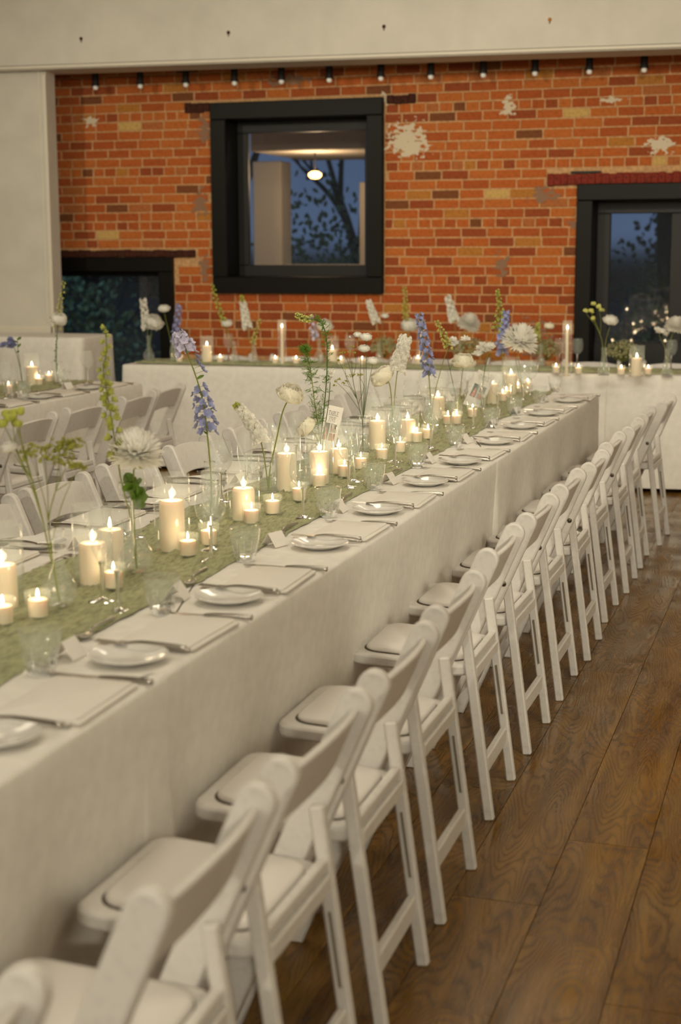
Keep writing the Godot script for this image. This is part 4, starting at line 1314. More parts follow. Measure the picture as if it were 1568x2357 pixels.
func table_number(at: Vector3, size: Vector2, turn: float, lean: Vector2, lines: Array, label: String, teal: bool) -> void:
	var t := thing("table_number_card", label, "sign", at, turn)
	t.rotation = Vector3(lean.x, turn, lean.y)
	part("card", boxm(V(size.x, size.y, 0.0016), 0.0004), M.card, t, V(0, size.y / 2, 0))
	for i in lines.size():
		var tm := TextMesh.new()
		var f := SystemFont.new()
		f.font_names = PackedStringArray(["Droid Serif"])
		tm.font = f
		tm.text = lines[i]
		tm.font_size = 24
		tm.pixel_size = size.x * 0.0125
		tm.depth = 0.0004
		var o := part("lettering", tm, M.ink, t, V(0, size.y * (0.845 - 0.125 * i), 0.001))
		o.scale = V(0.62, 1.25, 1)
	# the little photographs printed below the words
	var dk := mat(Color(0.1, 0.16, 0.16) if teal else Color(0.2, 0.09, 0.04), 0.5)
	var md := mat(Color(0.75, 0.4, 0.25) if teal else Color(0.62, 0.33, 0.2), 0.5)
	var rd := mat(Color(0.8, 0.42, 0.28) if teal else Color(0.75, 0.16, 0.16), 0.5)
	var pl := mat(Color(0.66, 0.62, 0.56), 0.5)
	for a in [[-0.185, 0.45, 0.27, 0.36, dk], [0.155, 0.54, 0.3, 0.18, dk if teal else pl], [0.155, 0.35, 0.3, 0.16, md]]:
		part("photograph", boxm(V(size.x * a[2] * 1.15, size.y * a[3], 0.0004), 0.0001), a[4], t, V(size.x * a[0] * 1.15, size.y * a[1], 0.001))
	var st := mb()
	slab(st, Transform3D(Basis(), Vector3.ZERO), PackedVector2Array([Vector2(0.09, -0.14), Vector2(0.05, 0.02), Vector2(0.02, 0.1), Vector2(-0.02, 0.1), Vector2(-0.05, 0.02), Vector2(-0.11, -0.14)]), 0.0006, 0.0001)
	var fig := part("figure", done(st), rd, t, V(-size.x * 0.2, size.y * 0.43, 0.0013))
	fig.scale = V(size.x * 1.1, size.y * 1.02, 0.5)
	st = mb()
	slab(st, Transform3D(Basis(), Vector3.ZERO), rrect(0.1, 0.09, 0.04), 0.0006, 0.0001)
	var dot := part("figure", done(st), md if not teal else rd, t, V(size.x * 0.13, size.y * 0.52, 0.0013))
	dot.scale = V(size.x * 1.2, size.y * 0.6, 0.5)
	if not teal:
		part("photograph", boxm(V(size.x * 0.1, size.y * 0.08, 0.0004), 0.0001), dk, t, V(size.x * 0.29, size.y * 0.57, 0.0012))
		part("photograph", boxm(V(size.x * 0.06, size.y * 0.1, 0.0004), 0.0001), dk, t, V(size.x * 0.05, size.y * 0.58, 0.0011))

func place_settings() -> void:
	var i := 0
	for z in [-2.363, -2.892, -3.442, -4.126, -4.710, -5.313, -5.871, -6.501, -7.091, -7.672]:
		setting(-1.682, z, 1.0, "%s aisle-side place from the camera" % ORD[i], "aisle side of the long table")
		i += 1
	setting(-1.66, -8.36, 1.0, "last aisle-side place, by the head table", "aisle side of the long table")
	i = 0
	for z in [-3.5, -4.19, -4.72, -5.32, -5.9, -6.56, -7.25, -7.86, -8.4]:
		setting(-1.70, z, -1.0, "%s inner-side place from the camera" % ORD[i], "inner side of the long table")
		i += 1
	i = 0
	for z in [-6.57, -7.16, -7.77, -8.36]:
		setting(-4.56, z, 1.0, "%s left-table place from the camera" % ORD[i], "left table")
		i += 1
func glasses() -> void:
	var i_a := 0
	for p in [V(-1.428, 0.762, -2.546), V(-1.408, 0.762, -3.076), V(-1.441, 0.762, -3.690), V(-1.436, 0.763, -4.394), V(-1.453, 0.762, -4.956), V(-1.443, 0.762, -5.511), V(-1.446, 0.762, -6.153), V(-1.442, 0.762, -6.874), V(-1.444, 0.762, -7.439), V(-1.428, 0.762, -8.052), V(-1.455, 0.762, -8.725)]:
		put("tumbler", "tumbler", p, "clear panelled water tumbler, %s from the camera along the aisle side" % ORD[i_a], "glass", "water tumblers, aisle side", rng.randf())
		i_a += 1
	var i_b := 0
	for p in [V(-1.915, 0.762, -3.880), V(-1.916, 0.762, -4.630), V(-1.941, 0.762, -5.080), V(-1.954, 0.762, -5.680), V(-1.952, 0.762, -6.280), V(-1.953, 0.762, -6.980), V(-1.939, 0.762, -7.580), V(-1.922, 0.762, -8.180)]:
		put("tumbler", "tumbler", p, "clear panelled water tumbler, %s from the camera on the inner side of the long table" % ORD[i_b], "glass", "water tumblers, inner side", rng.randf())
		i_b += 1
	var i_c := 0
	for p in [V(-1.509, 0.765, -3.057), V(-1.524, 0.765, -3.652), V(-1.499, 0.765, -4.336), V(-1.544, 0.765, -4.954), V(-1.515, 0.765, -5.460), V(-1.528, 0.765, -6.065), V(-1.518, 0.765, -6.831), V(-1.529, 0.765, -7.433), V(-1.532, 0.765, -8.145), V(-1.550, 0.765, -8.450)]:
		put("wine", "wine_glass", p, "clear stemmed wine glass, %s from the camera along the aisle side" % ORD[i_c], "glass", "wine glasses, aisle side")
		i_c += 1
	var i_d := 0
	for p in [V(-1.870, 0.765, -3.900), V(-1.860, 0.765, -4.550), V(-1.850, 0.765, -5.050), V(-1.870, 0.765, -5.720), V(-1.860, 0.765, -6.300), V(-1.850, 0.765, -6.950), V(-1.860, 0.765, -7.600), V(-1.860, 0.765, -8.200)]:
		put("wine", "wine_glass", p, "clear stemmed wine glass, %s from the camera on the inner side of the long table" % ORD[i_d], "glass", "wine glasses, inner side")
		i_d += 1
	var i_e := 0
	for p in [V(-1.590, 0.765, -3.140), V(-1.580, 0.765, -3.790), V(-1.800, 0.765, -4.620), V(-1.565, 0.765, -5.090), V(-1.860, 0.765, -5.300), V(-1.560, 0.765, -5.620), V(-1.575, 0.765, -6.620), V(-1.850, 0.765, -7.200), V(-1.570, 0.765, -7.300), V(-1.570, 0.765, -8.000)]:
		put("flute", "champagne_flute", p, "clear narrow flute, %s from the camera among the candles of the long table" % ORD[i_e], "glass", "flutes on the long table")
		i_e += 1
	var i_f := 0
	for p in [V(-4.230, 0.766, -10.550), V(-3.273, 0.766, -10.550), V(-1.734, 0.766, -10.550), V(-1.608, 0.766, -10.550), V(-0.962, 0.766, -10.550)]:
		put("wine", "wine_glass", p, "clear wine glass on the head table, %s from the left" % ORD[i_f], "glass", "wine glasses on the head table")
		i_f += 1
	var i_g := 0
	for p in [V(-4.300, 0.765, -6.720), V(-4.520, 0.765, -6.900), V(-4.360, 0.765, -7.500), V(-4.360, 0.765, -8.500)]:
		put("wine", "wine_glass", p, "clear wine glass on the left table, %s from the camera" % ORD[i_g], "glass", "wine glasses on the left table")
		i_g += 1
	var i_h := 0
	for p in [V(-4.246, 0.765, -7.496), V(-4.408, 0.765, -7.610), V(-4.390, 0.765, -8.246), V(-4.511, 0.765, -8.401)]:
		put("tumbler", "tumbler", p, "clear tumbler on the left table, %s from the camera" % ORD[i_h], "glass", "tumblers on the left table")
		i_h += 1
func candles() -> void:
	put("pillar 0.105", "pillar_candle", V(-1.777, 0.766, -3.004), "lit ivory pillar candle, first from the camera down the long table", "candle", "pillar candles on the long table")
	put("cyl 0.05 0.2", "hurricane_glass", V(-1.777, 0.766, -3.004), "clear glass cylinder round the first pillar candle from the camera", "candle holder", "hurricane glasses on the long table")
	put("pillar 0.105", "pillar_candle", V(-1.695, 0.766, -3.302), "lit ivory pillar candle, second from the camera down the long table", "candle", "pillar candles on the long table")
	put("cyl 0.05 0.2", "hurricane_glass", V(-1.695, 0.766, -3.302), "clear glass cylinder round the second pillar candle from the camera", "candle holder", "hurricane glasses on the long table")
	put("pillar 0.143", "pillar_candle", V(-1.674, 0.766, -3.738), "lit ivory pillar candle, third from the camera down the long table", "candle", "pillar candles on the long table")
	put("cyl 0.05 0.215", "hurricane_glass", V(-1.674, 0.766, -3.738), "clear glass cylinder round the third pillar candle from the camera", "candle holder", "hurricane glasses on the long table")
	put("pillar 0.102", "pillar_candle", V(-1.660, 0.766, -4.243), "lit ivory pillar candle, fourth from the camera down the long table", "candle", "pillar candles on the long table")
	put("cyl 0.05 0.2", "hurricane_glass", V(-1.660, 0.766, -4.243), "clear glass cylinder round the fourth pillar candle from the camera", "candle holder", "hurricane glasses on the long table")
	put("pillar 0.132", "pillar_candle", V(-1.724, 0.766, -4.815), "lit ivory pillar candle, fifth from the camera down the long table", "candle", "pillar candles on the long table")
	put("cyl 0.05 0.215", "hurricane_glass", V(-1.724, 0.766, -4.815), "clear glass cylinder round the fifth pillar candle from the camera", "candle holder", "hurricane glasses on the long table")
	put("pillar 0.120", "pillar_candle", V(-1.660, 0.766, -4.980), "lit ivory pillar candle, sixth from the camera down the long table", "candle", "pillar candles on the long table")
	put("cyl 0.05 0.215", "hurricane_glass", V(-1.660, 0.766, -4.980), "clear glass cylinder round the sixth pillar candle from the camera", "candle holder", "hurricane glasses on the long table")
	put("pillar 0.095", "pillar_candle", V(-1.675, 0.766, -5.254), "lit ivory pillar candle, seventh from the camera down the long table", "candle", "pillar candles on the long table")
	put("cyl 0.05 0.2", "hurricane_glass", V(-1.675, 0.766, -5.254), "clear glass cylinder round the seventh pillar candle from the camera", "candle holder", "hurricane glasses on the long table")
	put("pillar 0.122", "pillar_candle", V(-1.726, 0.766, -5.943), "lit ivory pillar candle, eighth from the camera down the long table", "candle", "pillar candles on the long table")
	put("cyl 0.05 0.215", "hurricane_glass", V(-1.726, 0.766, -5.943), "clear glass cylinder round the eighth pillar candle from the camera", "candle holder", "hurricane glasses on the long table")
	put("pillar 0.100", "pillar_candle", V(-1.669, 0.766, -6.212), "lit ivory pillar candle, ninth from the camera down the long table", "candle", "pillar candles on the long table")
	put("cyl 0.05 0.2", "hurricane_glass", V(-1.669, 0.766, -6.212), "clear glass cylinder round the ninth pillar candle from the camera", "candle holder", "hurricane glasses on the long table")
	put("pillar 0.110", "pillar_candle", V(-1.759, 0.766, -7.114), "lit ivory pillar candle, tenth from the camera down the long table", "candle", "pillar candles on the long table")
	put("cyl 0.05 0.2", "hurricane_glass", V(-1.759, 0.766, -7.114), "clear glass cylinder round the tenth pillar candle from the camera", "candle holder", "hurricane glasses on the long table")
	put("pillar 0.110", "pillar_candle", V(-1.655, 0.766, -7.905), "lit ivory pillar candle, eleventh from the camera down the long table", "candle", "pillar candles on the long table")
	put("cyl 0.05 0.2", "hurricane_glass", V(-1.655, 0.766, -7.905), "clear glass cylinder round the eleventh pillar candle from the camera", "candle holder", "hurricane glasses on the long table")
	put("pillar 0.115", "pillar_candle", V(-1.665, 0.766, -8.463), "lit ivory pillar candle, twelfth from the camera down the long table", "candle", "pillar candles on the long table")
	put("cyl 0.05 0.215", "hurricane_glass", V(-1.665, 0.766, -8.463), "clear glass cylinder round the twelfth pillar candle from the camera", "candle holder", "hurricane glasses on the long table")
	put("pillar 0.105", "pillar_candle", V(-1.735, 0.766, -3.48), "lit ivory pillar candle half hidden behind the second one", "candle", "pillar candles on the long table")
	put("pillar 0.130", "pillar_candle", V(-4.282, 0.766, -10.256), "lit ivory pillar candle on the left part of the head table", "candle", "pillar candles on the head table")
	put("cyl 0.05 0.2", "hurricane_glass", V(-4.282, 0.766, -10.256), "clear glass cylinder round the pillar candle on the left part of the head table", "candle holder", "hurricane glasses on the head table")
	put("pillar 0.100", "pillar_candle", V(-3.394, 0.766, -10.500), "lit ivory pillar candle on the middle part of the head table", "candle", "pillar candles on the head table")
	put("cyl 0.05 0.2", "hurricane_glass", V(-3.394, 0.766, -10.500), "clear glass cylinder round the pillar candle on the middle part of the head table", "candle holder", "hurricane glasses on the head table")
	put("pillar 0.120", "pillar_candle", V(-1.123, 0.766, -9.910), "lit ivory pillar candle on the right part of the head table", "candle", "pillar candles on the head table")
	put("cyl 0.05 0.2", "hurricane_glass", V(-1.123, 0.766, -9.910), "clear glass cylinder round the pillar candle on the right part of the head table", "candle holder", "hurricane glasses on the head table")
	put("taper 0.27", "taper_candle", V(-3.661, 0.766, -10.160), "lit slim ivory taper on the left part of the head table", "candle", "tapers on the head table")
	put("cyl 0.032 0.33", "hurricane_glass", V(-3.661, 0.766, -10.160), "tall thin glass tube round the taper on the left part of the head table", "candle holder", "taper tubes on the head table")
	put("taper 0.27", "taper_candle", V(-2.726, 0.766, -10.500), "lit slim ivory taper on the middle part of the head table", "candle", "tapers on the head table")
	put("cyl 0.032 0.33", "hurricane_glass", V(-2.726, 0.766, -10.500), "tall thin glass tube round the taper on the middle part of the head table", "candle holder", "taper tubes on the head table")
	put("taper 0.30", "taper_candle", V(-1.566, 0.766, -9.826), "lit slim ivory taper on the right part of the head table", "candle", "tapers on the head table")
	put("cyl 0.032 0.36", "hurricane_glass", V(-1.566, 0.766, -9.826), "tall thin glass tube round the taper on the right part of the head table", "candle holder", "taper tubes on the head table")
	put("pillar 0.120", "pillar_candle", V(-4.609, 0.765, -8.248), "lit ivory pillar candle on the left table", "candle", "")
	put("cyl 0.05 0.2", "hurricane_glass", V(-4.609, 0.765, -8.248), "clear glass cylinder round the pillar candle on the left table", "candle holder", "")
	var i_v := 0
	for p in [V(-1.693, 0.767, -2.858), V(-1.649, 0.767, -2.937), V(-1.617, 0.767, -3.255), V(-1.600, 0.767, -3.673), V(-1.604, 0.767, -3.830), V(-1.608, 0.767, -4.174), V(-1.604, 0.768, -4.348), V(-1.608, 0.767, -4.613), V(-1.640, 0.767, -4.919), V(-1.622, 0.767, -5.157), V(-1.622, 0.767, -5.362), V(-1.618, 0.767, -5.634), V(-1.607, 0.767, -5.864), V(-1.622, 0.767, -6.194), V(-1.607, 0.767, -6.323), V(-1.651, 0.767, -6.876), V(-1.616, 0.767, -6.904), V(-1.608, 0.767, -7.216), V(-1.625, 0.768, -8.035), V(-1.640, 0.767, -8.206), V(-1.636, 0.767, -8.525), V(-1.621, 0.767, -8.754)]:
		put("votive", "votive_candle", p, "small lit white votive candle, %s from the camera down the long table" % ORD[i_v], "candle", "votive candles on the long table")
		i_v += 1
	var i_vh := 0
	for p in [V(-1.693, 0.766, -2.858), V(-1.649, 0.766, -2.937), V(-1.617, 0.766, -3.255), V(-1.600, 0.766, -3.673), V(-1.604, 0.766, -3.830), V(-1.608, 0.766, -4.174), V(-1.604, 0.766, -4.348), V(-1.608, 0.766, -4.613), V(-1.640, 0.766, -4.919), V(-1.622, 0.766, -5.157), V(-1.622, 0.766, -5.362), V(-1.618, 0.766, -5.634), V(-1.607, 0.766, -5.864), V(-1.622, 0.766, -6.194), V(-1.607, 0.766, -6.323), V(-1.651, 0.766, -6.876), V(-1.616, 0.766, -6.904), V(-1.608, 0.766, -7.216), V(-1.625, 0.766, -8.035), V(-1.640, 0.766, -8.206), V(-1.636, 0.766, -8.525), V(-1.621, 0.766, -8.754)]:
		put("holder", "votive_holder", p, "clear glass votive cup, %s from the camera down the long table" % ORD[i_vh], "candle holder", "votive cups on the long table")
		i_vh += 1
	var i_w := 0
	for p in [V(-4.481, 0.767, -10.204), V(-4.173, 0.767, -10.241), V(-3.738, 0.767, -10.225), V(-3.578, 0.767, -10.225), V(-3.254, 0.767, -10.268), V(-3.107, 0.767, -10.307), V(-2.746, 0.767, -10.500), V(-1.661, 0.767, -9.982), V(-1.506, 0.767, -9.951), V(-1.227, 0.767, -9.953), V(-1.058, 0.767, -9.999)]:
		put("votive", "votive_candle", p, "small lit white votive candle on the head table, %s from the left" % ORD[i_w], "candle", "votive candles on the head table")
		i_w += 1
	var i_wh := 0
	for p in [V(-4.481, 0.766, -10.204), V(-4.173, 0.766, -10.241), V(-3.738, 0.766, -10.225), V(-3.578, 0.766, -10.225), V(-3.254, 0.766, -10.268), V(-3.107, 0.766, -10.307), V(-2.746, 0.766, -10.500), V(-1.661, 0.766, -9.982), V(-1.506, 0.766, -9.951), V(-1.227, 0.766, -9.953), V(-1.058, 0.766, -9.999)]:
		put("holder", "votive_holder", p, "clear glass votive cup on the head table, %s from the left" % ORD[i_wh], "candle holder", "votive cups on the head table")
		i_wh += 1
	var i_x := 0
	for p in [V(-4.497, 0.768, -7.766), V(-4.564, 0.767, -8.249), V(-4.624, 0.767, -8.488)]:
		put("votive", "votive_candle", p, "small lit white votive candle on the left table, %s from the camera" % ORD[i_x], "candle", "votive candles on the left table")
		i_x += 1
	var i_xh := 0
	for p in [V(-4.497, 0.766, -7.766), V(-4.564, 0.766, -8.249), V(-4.624, 0.766, -8.488)]:
		put("holder", "votive_holder", p, "clear glass votive cup on the left table, %s from the camera" % ORD[i_xh], "candle holder", "votive cups on the left table")
		i_xh += 1
func flowers() -> void:
	var s := []
	put("vase bulb 1.00", "glass_vase", V(-1.655, 0.766, -3.049), "round-bellied bud vase nearest the camera at the left edge", "vase", "")
	s = stem_of("freesia_stem", "blurred green budded stem with a white bloom at the left edge", "flower", "", [V(-1.655, 0.778, -3.049), V(-1.667, 0.870, -3.042), V(-1.684, 0.978, -3.034), V(-1.693, 1.030, -3.028), V(-1.700, 1.068, -3.024), V(-1.717, 1.151, -3.015), V(-1.727, 1.188, -3.010)], 0.0020, M.stem)
	clusters(s[0], [V(-0.072, 0.410, 0.039), V(-0.078, 0.430, 0.042), V(-0.070, 0.437, 0.038), V(-0.098, 0.433, 0.053), V(-0.094, 0.411, 0.051), V(-0.085, 0.420, 0.046)], 0.006, 3, 0.02, M.bud, "buds")
	twigs(s[0], [[V(-0.046, 0.290, 0.025), V(-0.072, 0.355, 0.039), V(-0.079, 0.420, 0.043)], [V(-0.046, 0.290, 0.025), V(-0.062, 0.365, 0.034), V(-0.068, 0.430, 0.037)], [V(-0.038, 0.252, 0.021), V(-0.080, 0.375, 0.044), V(-0.097, 0.421, 0.053)], [V(-0.029, 0.200, 0.016), V(-0.049, 0.284, 0.027), V(-0.078, 0.350, 0.042)]], 0.0015, M.stem)
	rose(s[0], V(-0.086, 0.356, 0.047), V(-0.1, 0.9, 0.3), 0.0218, M.white, 0.70)
	s = stem_of("wax_flower_stem", "blurred airy stem of small yellow-green blossoms at the left edge", "flower", "", [V(-1.655, 0.778, -3.049), V(-1.668, 0.909, -3.042), V(-1.671, 0.970, -3.040), V(-1.655, 1.040, -3.049), V(-1.634, 1.090, -3.060)], 0.0016, M.stem)
	twigs(s[0], [[V(-0.016, 0.192, 0.009), V(-0.025, 0.253, 0.013), V(-0.043, 0.334, 0.023)], [V(-0.016, 0.192, 0.009), V(-0.016, 0.263, 0.008), V(-0.018, 0.333, 0.010)], [V(-0.000, 0.262, 0.000), V(0.007, 0.313, -0.004), V(0.013, 0.352, -0.007)], [V(-0.000, 0.262, 0.000), V(0.028, 0.282, -0.015), V(0.046, 0.306, -0.025)], [V(-0.013, 0.131, 0.007), V(0.009, 0.222, -0.005), V(0.037, 0.296, -0.020)]], 0.0012, M.stem)
	clusters(s[0], [V(-0.043, 0.336, 0.023), V(-0.047, 0.349, 0.026), V(-0.030, 0.354, 0.016), V(-0.018, 0.331, 0.010), V(0.013, 0.352, -0.007), V(0.022, 0.362, -0.012), V(0.030, 0.357, -0.016), V(0.046, 0.361, -0.025), V(0.021, 0.337, -0.011), V(0.046, 0.306, -0.025), V(0.033, 0.312, -0.018), V(0.008, 0.323, -0.004), V(-0.004, 0.358, 0.002)], 0.024, 16, 0.009, M.lime)
	put("vase bulb 1.05", "glass_vase", V(-1.643, 0.766, -3.441), "bud vase holding the big white chrysanthemum", "vase", "")
	s = stem_of("chrysanthemum_stem", "large shaggy white chrysanthemum near the left of the long table", "flower", "", [V(-1.643, 0.778, -3.441), V(-1.645, 0.868, -3.439), V(-1.647, 0.958, -3.439), V(-1.644, 1.020, -3.440), V(-1.641, 1.081, -3.441)], 0.0025, null)
	mum(s[0], V(0.004, 0.310, -0.002), V(0.12, 0.95, 0.1), 0.0726, M.white)
	leaves(s[0], s[1], [0.45, 0.48, 0.5, 0.53, 0.55, 0.58, 0.6, 0.62, 0.64, 0.66, 0.68, 0.5, 0.56, 0.63, 0.59], 0.04, 0.016, M.leaf)
	clusters(s[0], [V(0.019, 0.312, -0.009), V(0.028, 0.289, -0.013), V(0.013, 0.258, -0.006), V(0.022, 0.275, -0.010)], 0.008, 7, 0.013, M.bud, "buds")
	s = stem_of("snapdragon_stem", "tall green budding snapdragon spike rising beside the chrysanthemum", "flower", "", [V(-1.643, 0.778, -3.441), V(-1.654, 0.914, -3.435), V(-1.663, 0.959, -3.431), V(-1.674, 1.019, -3.426), V(-1.679, 1.068, -3.423), V(-1.688, 1.145, -3.419), V(-1.694, 1.198, -3.416), V(-1.700, 1.240, -3.413), V(-1.705, 1.292, -3.411), V(-1.697, 1.334, -3.415), V(-1.698, 1.397, -3.414)], 0.0020, M.stem)
	spike(s[0], s[1], "snap", 0.38, 1.00, 0.0170, 0.0080, 34, 0.0200, M.bud, "buds", 0.00)
	put("vase bottle 1.00", "glass_vase", V(-1.761, 0.766, -4.222), "slim clear bottle vase holding the tall pale delphinium", "vase", "")
	s = stem_of("delphinium_stem", "tall leaning pale blue delphinium in the left foreground", "flower", "", [V(-1.761, 0.778, -4.222), V(-1.757, 0.869, -4.223), V(-1.760, 0.951, -4.222), V(-1.765, 1.019, -4.220), V(-1.771, 1.095, -4.217), V(-1.782, 1.159, -4.213), V(-1.800, 1.226, -4.205), V(-1.822, 1.289, -4.196), V(-1.840, 1.337, -4.189)], 0.0026, null)
	leaves(s[0], s[1], [0.4, 0.45, 0.5, 0.62, 0.7], 0.03, 0.005, M.leaf)
	spike(s[0], s[1], "delph", 0.40, 0.66, 0.0320, 0.0260, 30, 0.0200, M.blue, "florets", 0.00)
	spike(s[0], s[1], "delph", 0.72, 0.74, 0.0300, 0.0300, 1, 0.0180, M.blue, "floret", 0.00)
	spike(s[0], s[1], "delph", 0.75, 0.77, 0.0300, 0.0300, 1, 0.0180, M.blue, "floret", 0.00)
	spike(s[0], s[1], "delph", 0.77, 0.79, 0.0300, 0.0300, 1, 0.0180, M.blue, "floret", 0.00)
	spike(s[0], s[1], "delph", 0.80, 0.82, 0.0300, 0.0300, 1, 0.0180, M.blue, "floret", 0.00)
	spike(s[0], s[1], "delph", 0.85, 1.00, 0.0360, 0.0180, 22, 0.0200, M.lilac, "florets", 0.00)
	put("vase cylinder 1.00", "glass_vase", V(-1.760, 0.766, -4.736), "short straight glass vase with the stock and the ranunculus", "vase", "")
	s = stem_of("stock_stem", "leaning white stock flower in the short straight vase", "flower", "", [V(-1.760, 0.778, -4.736), V(-1.771, 0.874, -4.732), V(-1.781, 0.937, -4.728), V(-1.797, 0.985, -4.722), V(-1.830, 1.037, -4.710), V(-1.865, 1.074, -4.697)], 0.0024, null)
	spike(s[0], s[1], "stock", 0.42, 0.93, 0.0270, 0.0160, 58, 0.0170, M.white, "florets", 0.00)
	spike(s[0], s[1], "snap", 0.92, 1.00, 0.0120, 0.0060, 10, 0.0110, M.bud, "buds", 0.00)
	s = stem_of("ranunculus_stem", "single cream ranunculus on a tall bare stem", "flower", "", [V(-1.760, 0.778, -4.736), V(-1.755, 0.851, -4.738), V(-1.733, 0.955, -4.746), V(-1.714, 1.043, -4.753), V(-1.695, 1.087, -4.760)], 0.0028, M.stem)
	rose(s[0], V(0.067, 0.312, -0.025), V(0.35, 0.8, 0.3), 0.0485, M.cream, 1.05)
	put("vase flask 1.00", "glass_vase", V(-1.746, 0.766, -5.268), "flask vase beside the table five card", "vase", "")
	s = stem_of("larkspur_stem", "green larkspur stem with a nodding curved tip beside the table five card", "flower", "", [V(-1.746, 0.778, -5.268), V(-1.750, 0.875, -5.266), V(-1.738, 0.989, -5.270), V(-1.727, 1.118, -5.274), V(-1.725, 1.229, -5.275), V(-1.735, 1.301, -5.271), V(-1.759, 1.330, -5.263), V(-1.805, 1.336, -5.248), V(-1.832, 1.350, -5.239)], 0.0021, M.stem_dark)
	spike(s[0], s[1], "snap", 0.80, 1.00, 0.0100, 0.0090, 24, 0.0110, M.bud_pale, "buds", 0.00)
	feather(s[0], s[1], 0.25, 0.8, 0.026, 90, M.leaf)
	s = stem_of("nigella_stem", "feathery green nigella with a seed pod, left of the larkspur", "flower", "", [V(-1.746, 0.778, -5.268), V(-1.754, 0.908, -5.265), V(-1.769, 1.021, -5.260), V(-1.783, 1.150, -5.255), V(-1.796, 1.198, -5.251), V(-1.805, 1.230, -5.248)], 0.0018, M.stem)
	feather(s[0], s[1], 0.84, 1.0, 0.026, 70, M.leaf)
	feather(s[0], s[1], 0.2, 0.75, 0.034, 90, M.leaf)
	s = stem_of("freesia_stem", "small white freesia bud on a dark stem by the larkspur", "flower", "", [V(-1.746, 0.778, -5.268), V(-1.740, 0.892, -5.270), V(-1.721, 1.021, -5.276), V(-1.715, 1.101, -5.278)], 0.0018, M.stem_dark)
	clusters(s[0], [V(0.031, 0.348, -0.010), V(0.039, 0.359, -0.013)], 0.006, 5, 0.016, M.white, "blossoms")
	s = stem_of("ranunculus_stem", "low cream ranunculus tucked left of the larkspur stems", "flower", "", [V(-1.746, 0.778, -5.268), V(-1.750, 0.843, -5.266), V(-1.762, 0.892, -5.262), V(-1.780, 0.924, -5.256)], 0.0024, null)
	rose(s[0], V(-0.039, 0.143, 0.013), V(-0.6, 0.6, 0.3), 0.0475, M.cream, 1.00)
	put("vase flask 0.95", "glass_vase", V(-1.752, 0.766, -5.823), "flask vase with airy stems, right of the table five card", "vase", "")
	s = stem_of("lisianthus_stem", "cluster of small white lisianthus blooms on thin stems", "flower", "", [V(-1.752, 0.778, -5.823), V(-1.752, 0.905, -5.823), V(-1.741, 1.020, -5.826), V(-1.740, 1.143, -5.826), V(-1.741, 1.230, -5.826)], 0.0015, M.stem_dark)
	twigs(s[0], [[V(0.000, 0.127, -0.000), V(-0.010, 0.277, 0.003), V(-0.010, 0.382, 0.003), V(-0.021, 0.455, 0.006)], [V(0.000, 0.127, -0.000), V(0.005, 0.259, -0.002), V(0.004, 0.330, -0.001), V(0.004, 0.408, -0.001)], [V(0.002, 0.136, -0.001), V(0.020, 0.259, -0.006), V(0.037, 0.347, -0.011)]], 0.0013, M.stem_dark)
	rose(s[0], V(-0.021, 0.459, 0.006), V(0.1, 1.0, 0.2), 0.0193, M.white, 0.75)
	rose(s[0], V(0.011, 0.445, -0.003), V(0.1, 1.0, 0.2), 0.0274, M.white, 0.75)
	rose(s[0], V(0.004, 0.400, -0.001), V(0.1, 1.0, 0.2), 0.0274, M.white, 0.75)
	rose(s[0], V(0.037, 0.351, -0.011), V(0.1, 1.0, 0.2), 0.0274, M.white, 0.75)
	s = stem_of("limonium_stem", "airy branching stem of tiny yellow-green limonium flowers", "flower", "", [V(-1.752, 0.778, -5.823), V(-1.755, 0.896, -5.822), V(-1.775, 0.985, -5.816), V(-1.792, 1.073, -5.811), V(-1.795, 1.143, -5.810)], 0.0014, M.stem_dark)
	twigs(s[0], [[V(-0.013, 0.162, 0.004), V(-0.060, 0.233, 0.018), V(-0.102, 0.277, 0.031)], [V(-0.023, 0.207, 0.007), V(-0.069, 0.312, 0.021), V(-0.094, 0.365, 0.028)], [V(-0.023, 0.207, 0.007), V(-0.060, 0.277, 0.018), V(-0.069, 0.330, 0.021)], [V(-0.040, 0.295, 0.012), V(-0.060, 0.365, 0.018), V(-0.077, 0.391, 0.023)], [V(-0.040, 0.295, 0.012), V(-0.027, 0.347, 0.008), V(-0.030, 0.391, 0.009)], [V(-0.010, 0.153, 0.003), V(-0.035, 0.242, 0.011), V(-0.077, 0.268, 0.023)], [V(-0.018, 0.189, 0.006), V(0.004, 0.259, -0.001), V(-0.017, 0.302, 0.005)]], 0.0010, M.stem_dark)
	clusters(s[0], [V(-0.102, 0.277, 0.031), V(-0.109, 0.263, 0.033), V(-0.094, 0.361, 0.028), V(-0.087, 0.391, 0.026), V(-0.069, 0.330, 0.021), V(-0.077, 0.395, 0.023), V(-0.052, 0.396, 0.016), V(-0.030, 0.391, 0.009), V(-0.040, 0.417, 0.012), V(-0.077, 0.270, 0.023), V(-0.064, 0.277, 0.019), V(-0.017, 0.302, 0.005), V(-0.006, 0.305, 0.002), V(-0.037, 0.302, 0.011), V(-0.052, 0.298, 0.016), V(-0.091, 0.286, 0.027)], 0.010, 7, 0.006, M.lime)
	put("vase bulb 1.00", "glass_vase", V(-1.753, 0.766, -6.281), "bud vase with a big cream ranunculus and a white stock", "vase", "")
	s = stem_of("ranunculus_stem", "large cream ranunculus right of the airy limonium", "flower", "", [V(-1.753, 0.778, -6.281), V(-1.757, 0.903, -6.280), V(-1.766, 0.998, -6.278), V(-1.781, 1.032, -6.274)], 0.0026, null)
	rose(s[0], V(-0.031, 0.242, 0.009), V(-0.45, 0.8, 0.3), 0.0624, M.cream, 1.05)
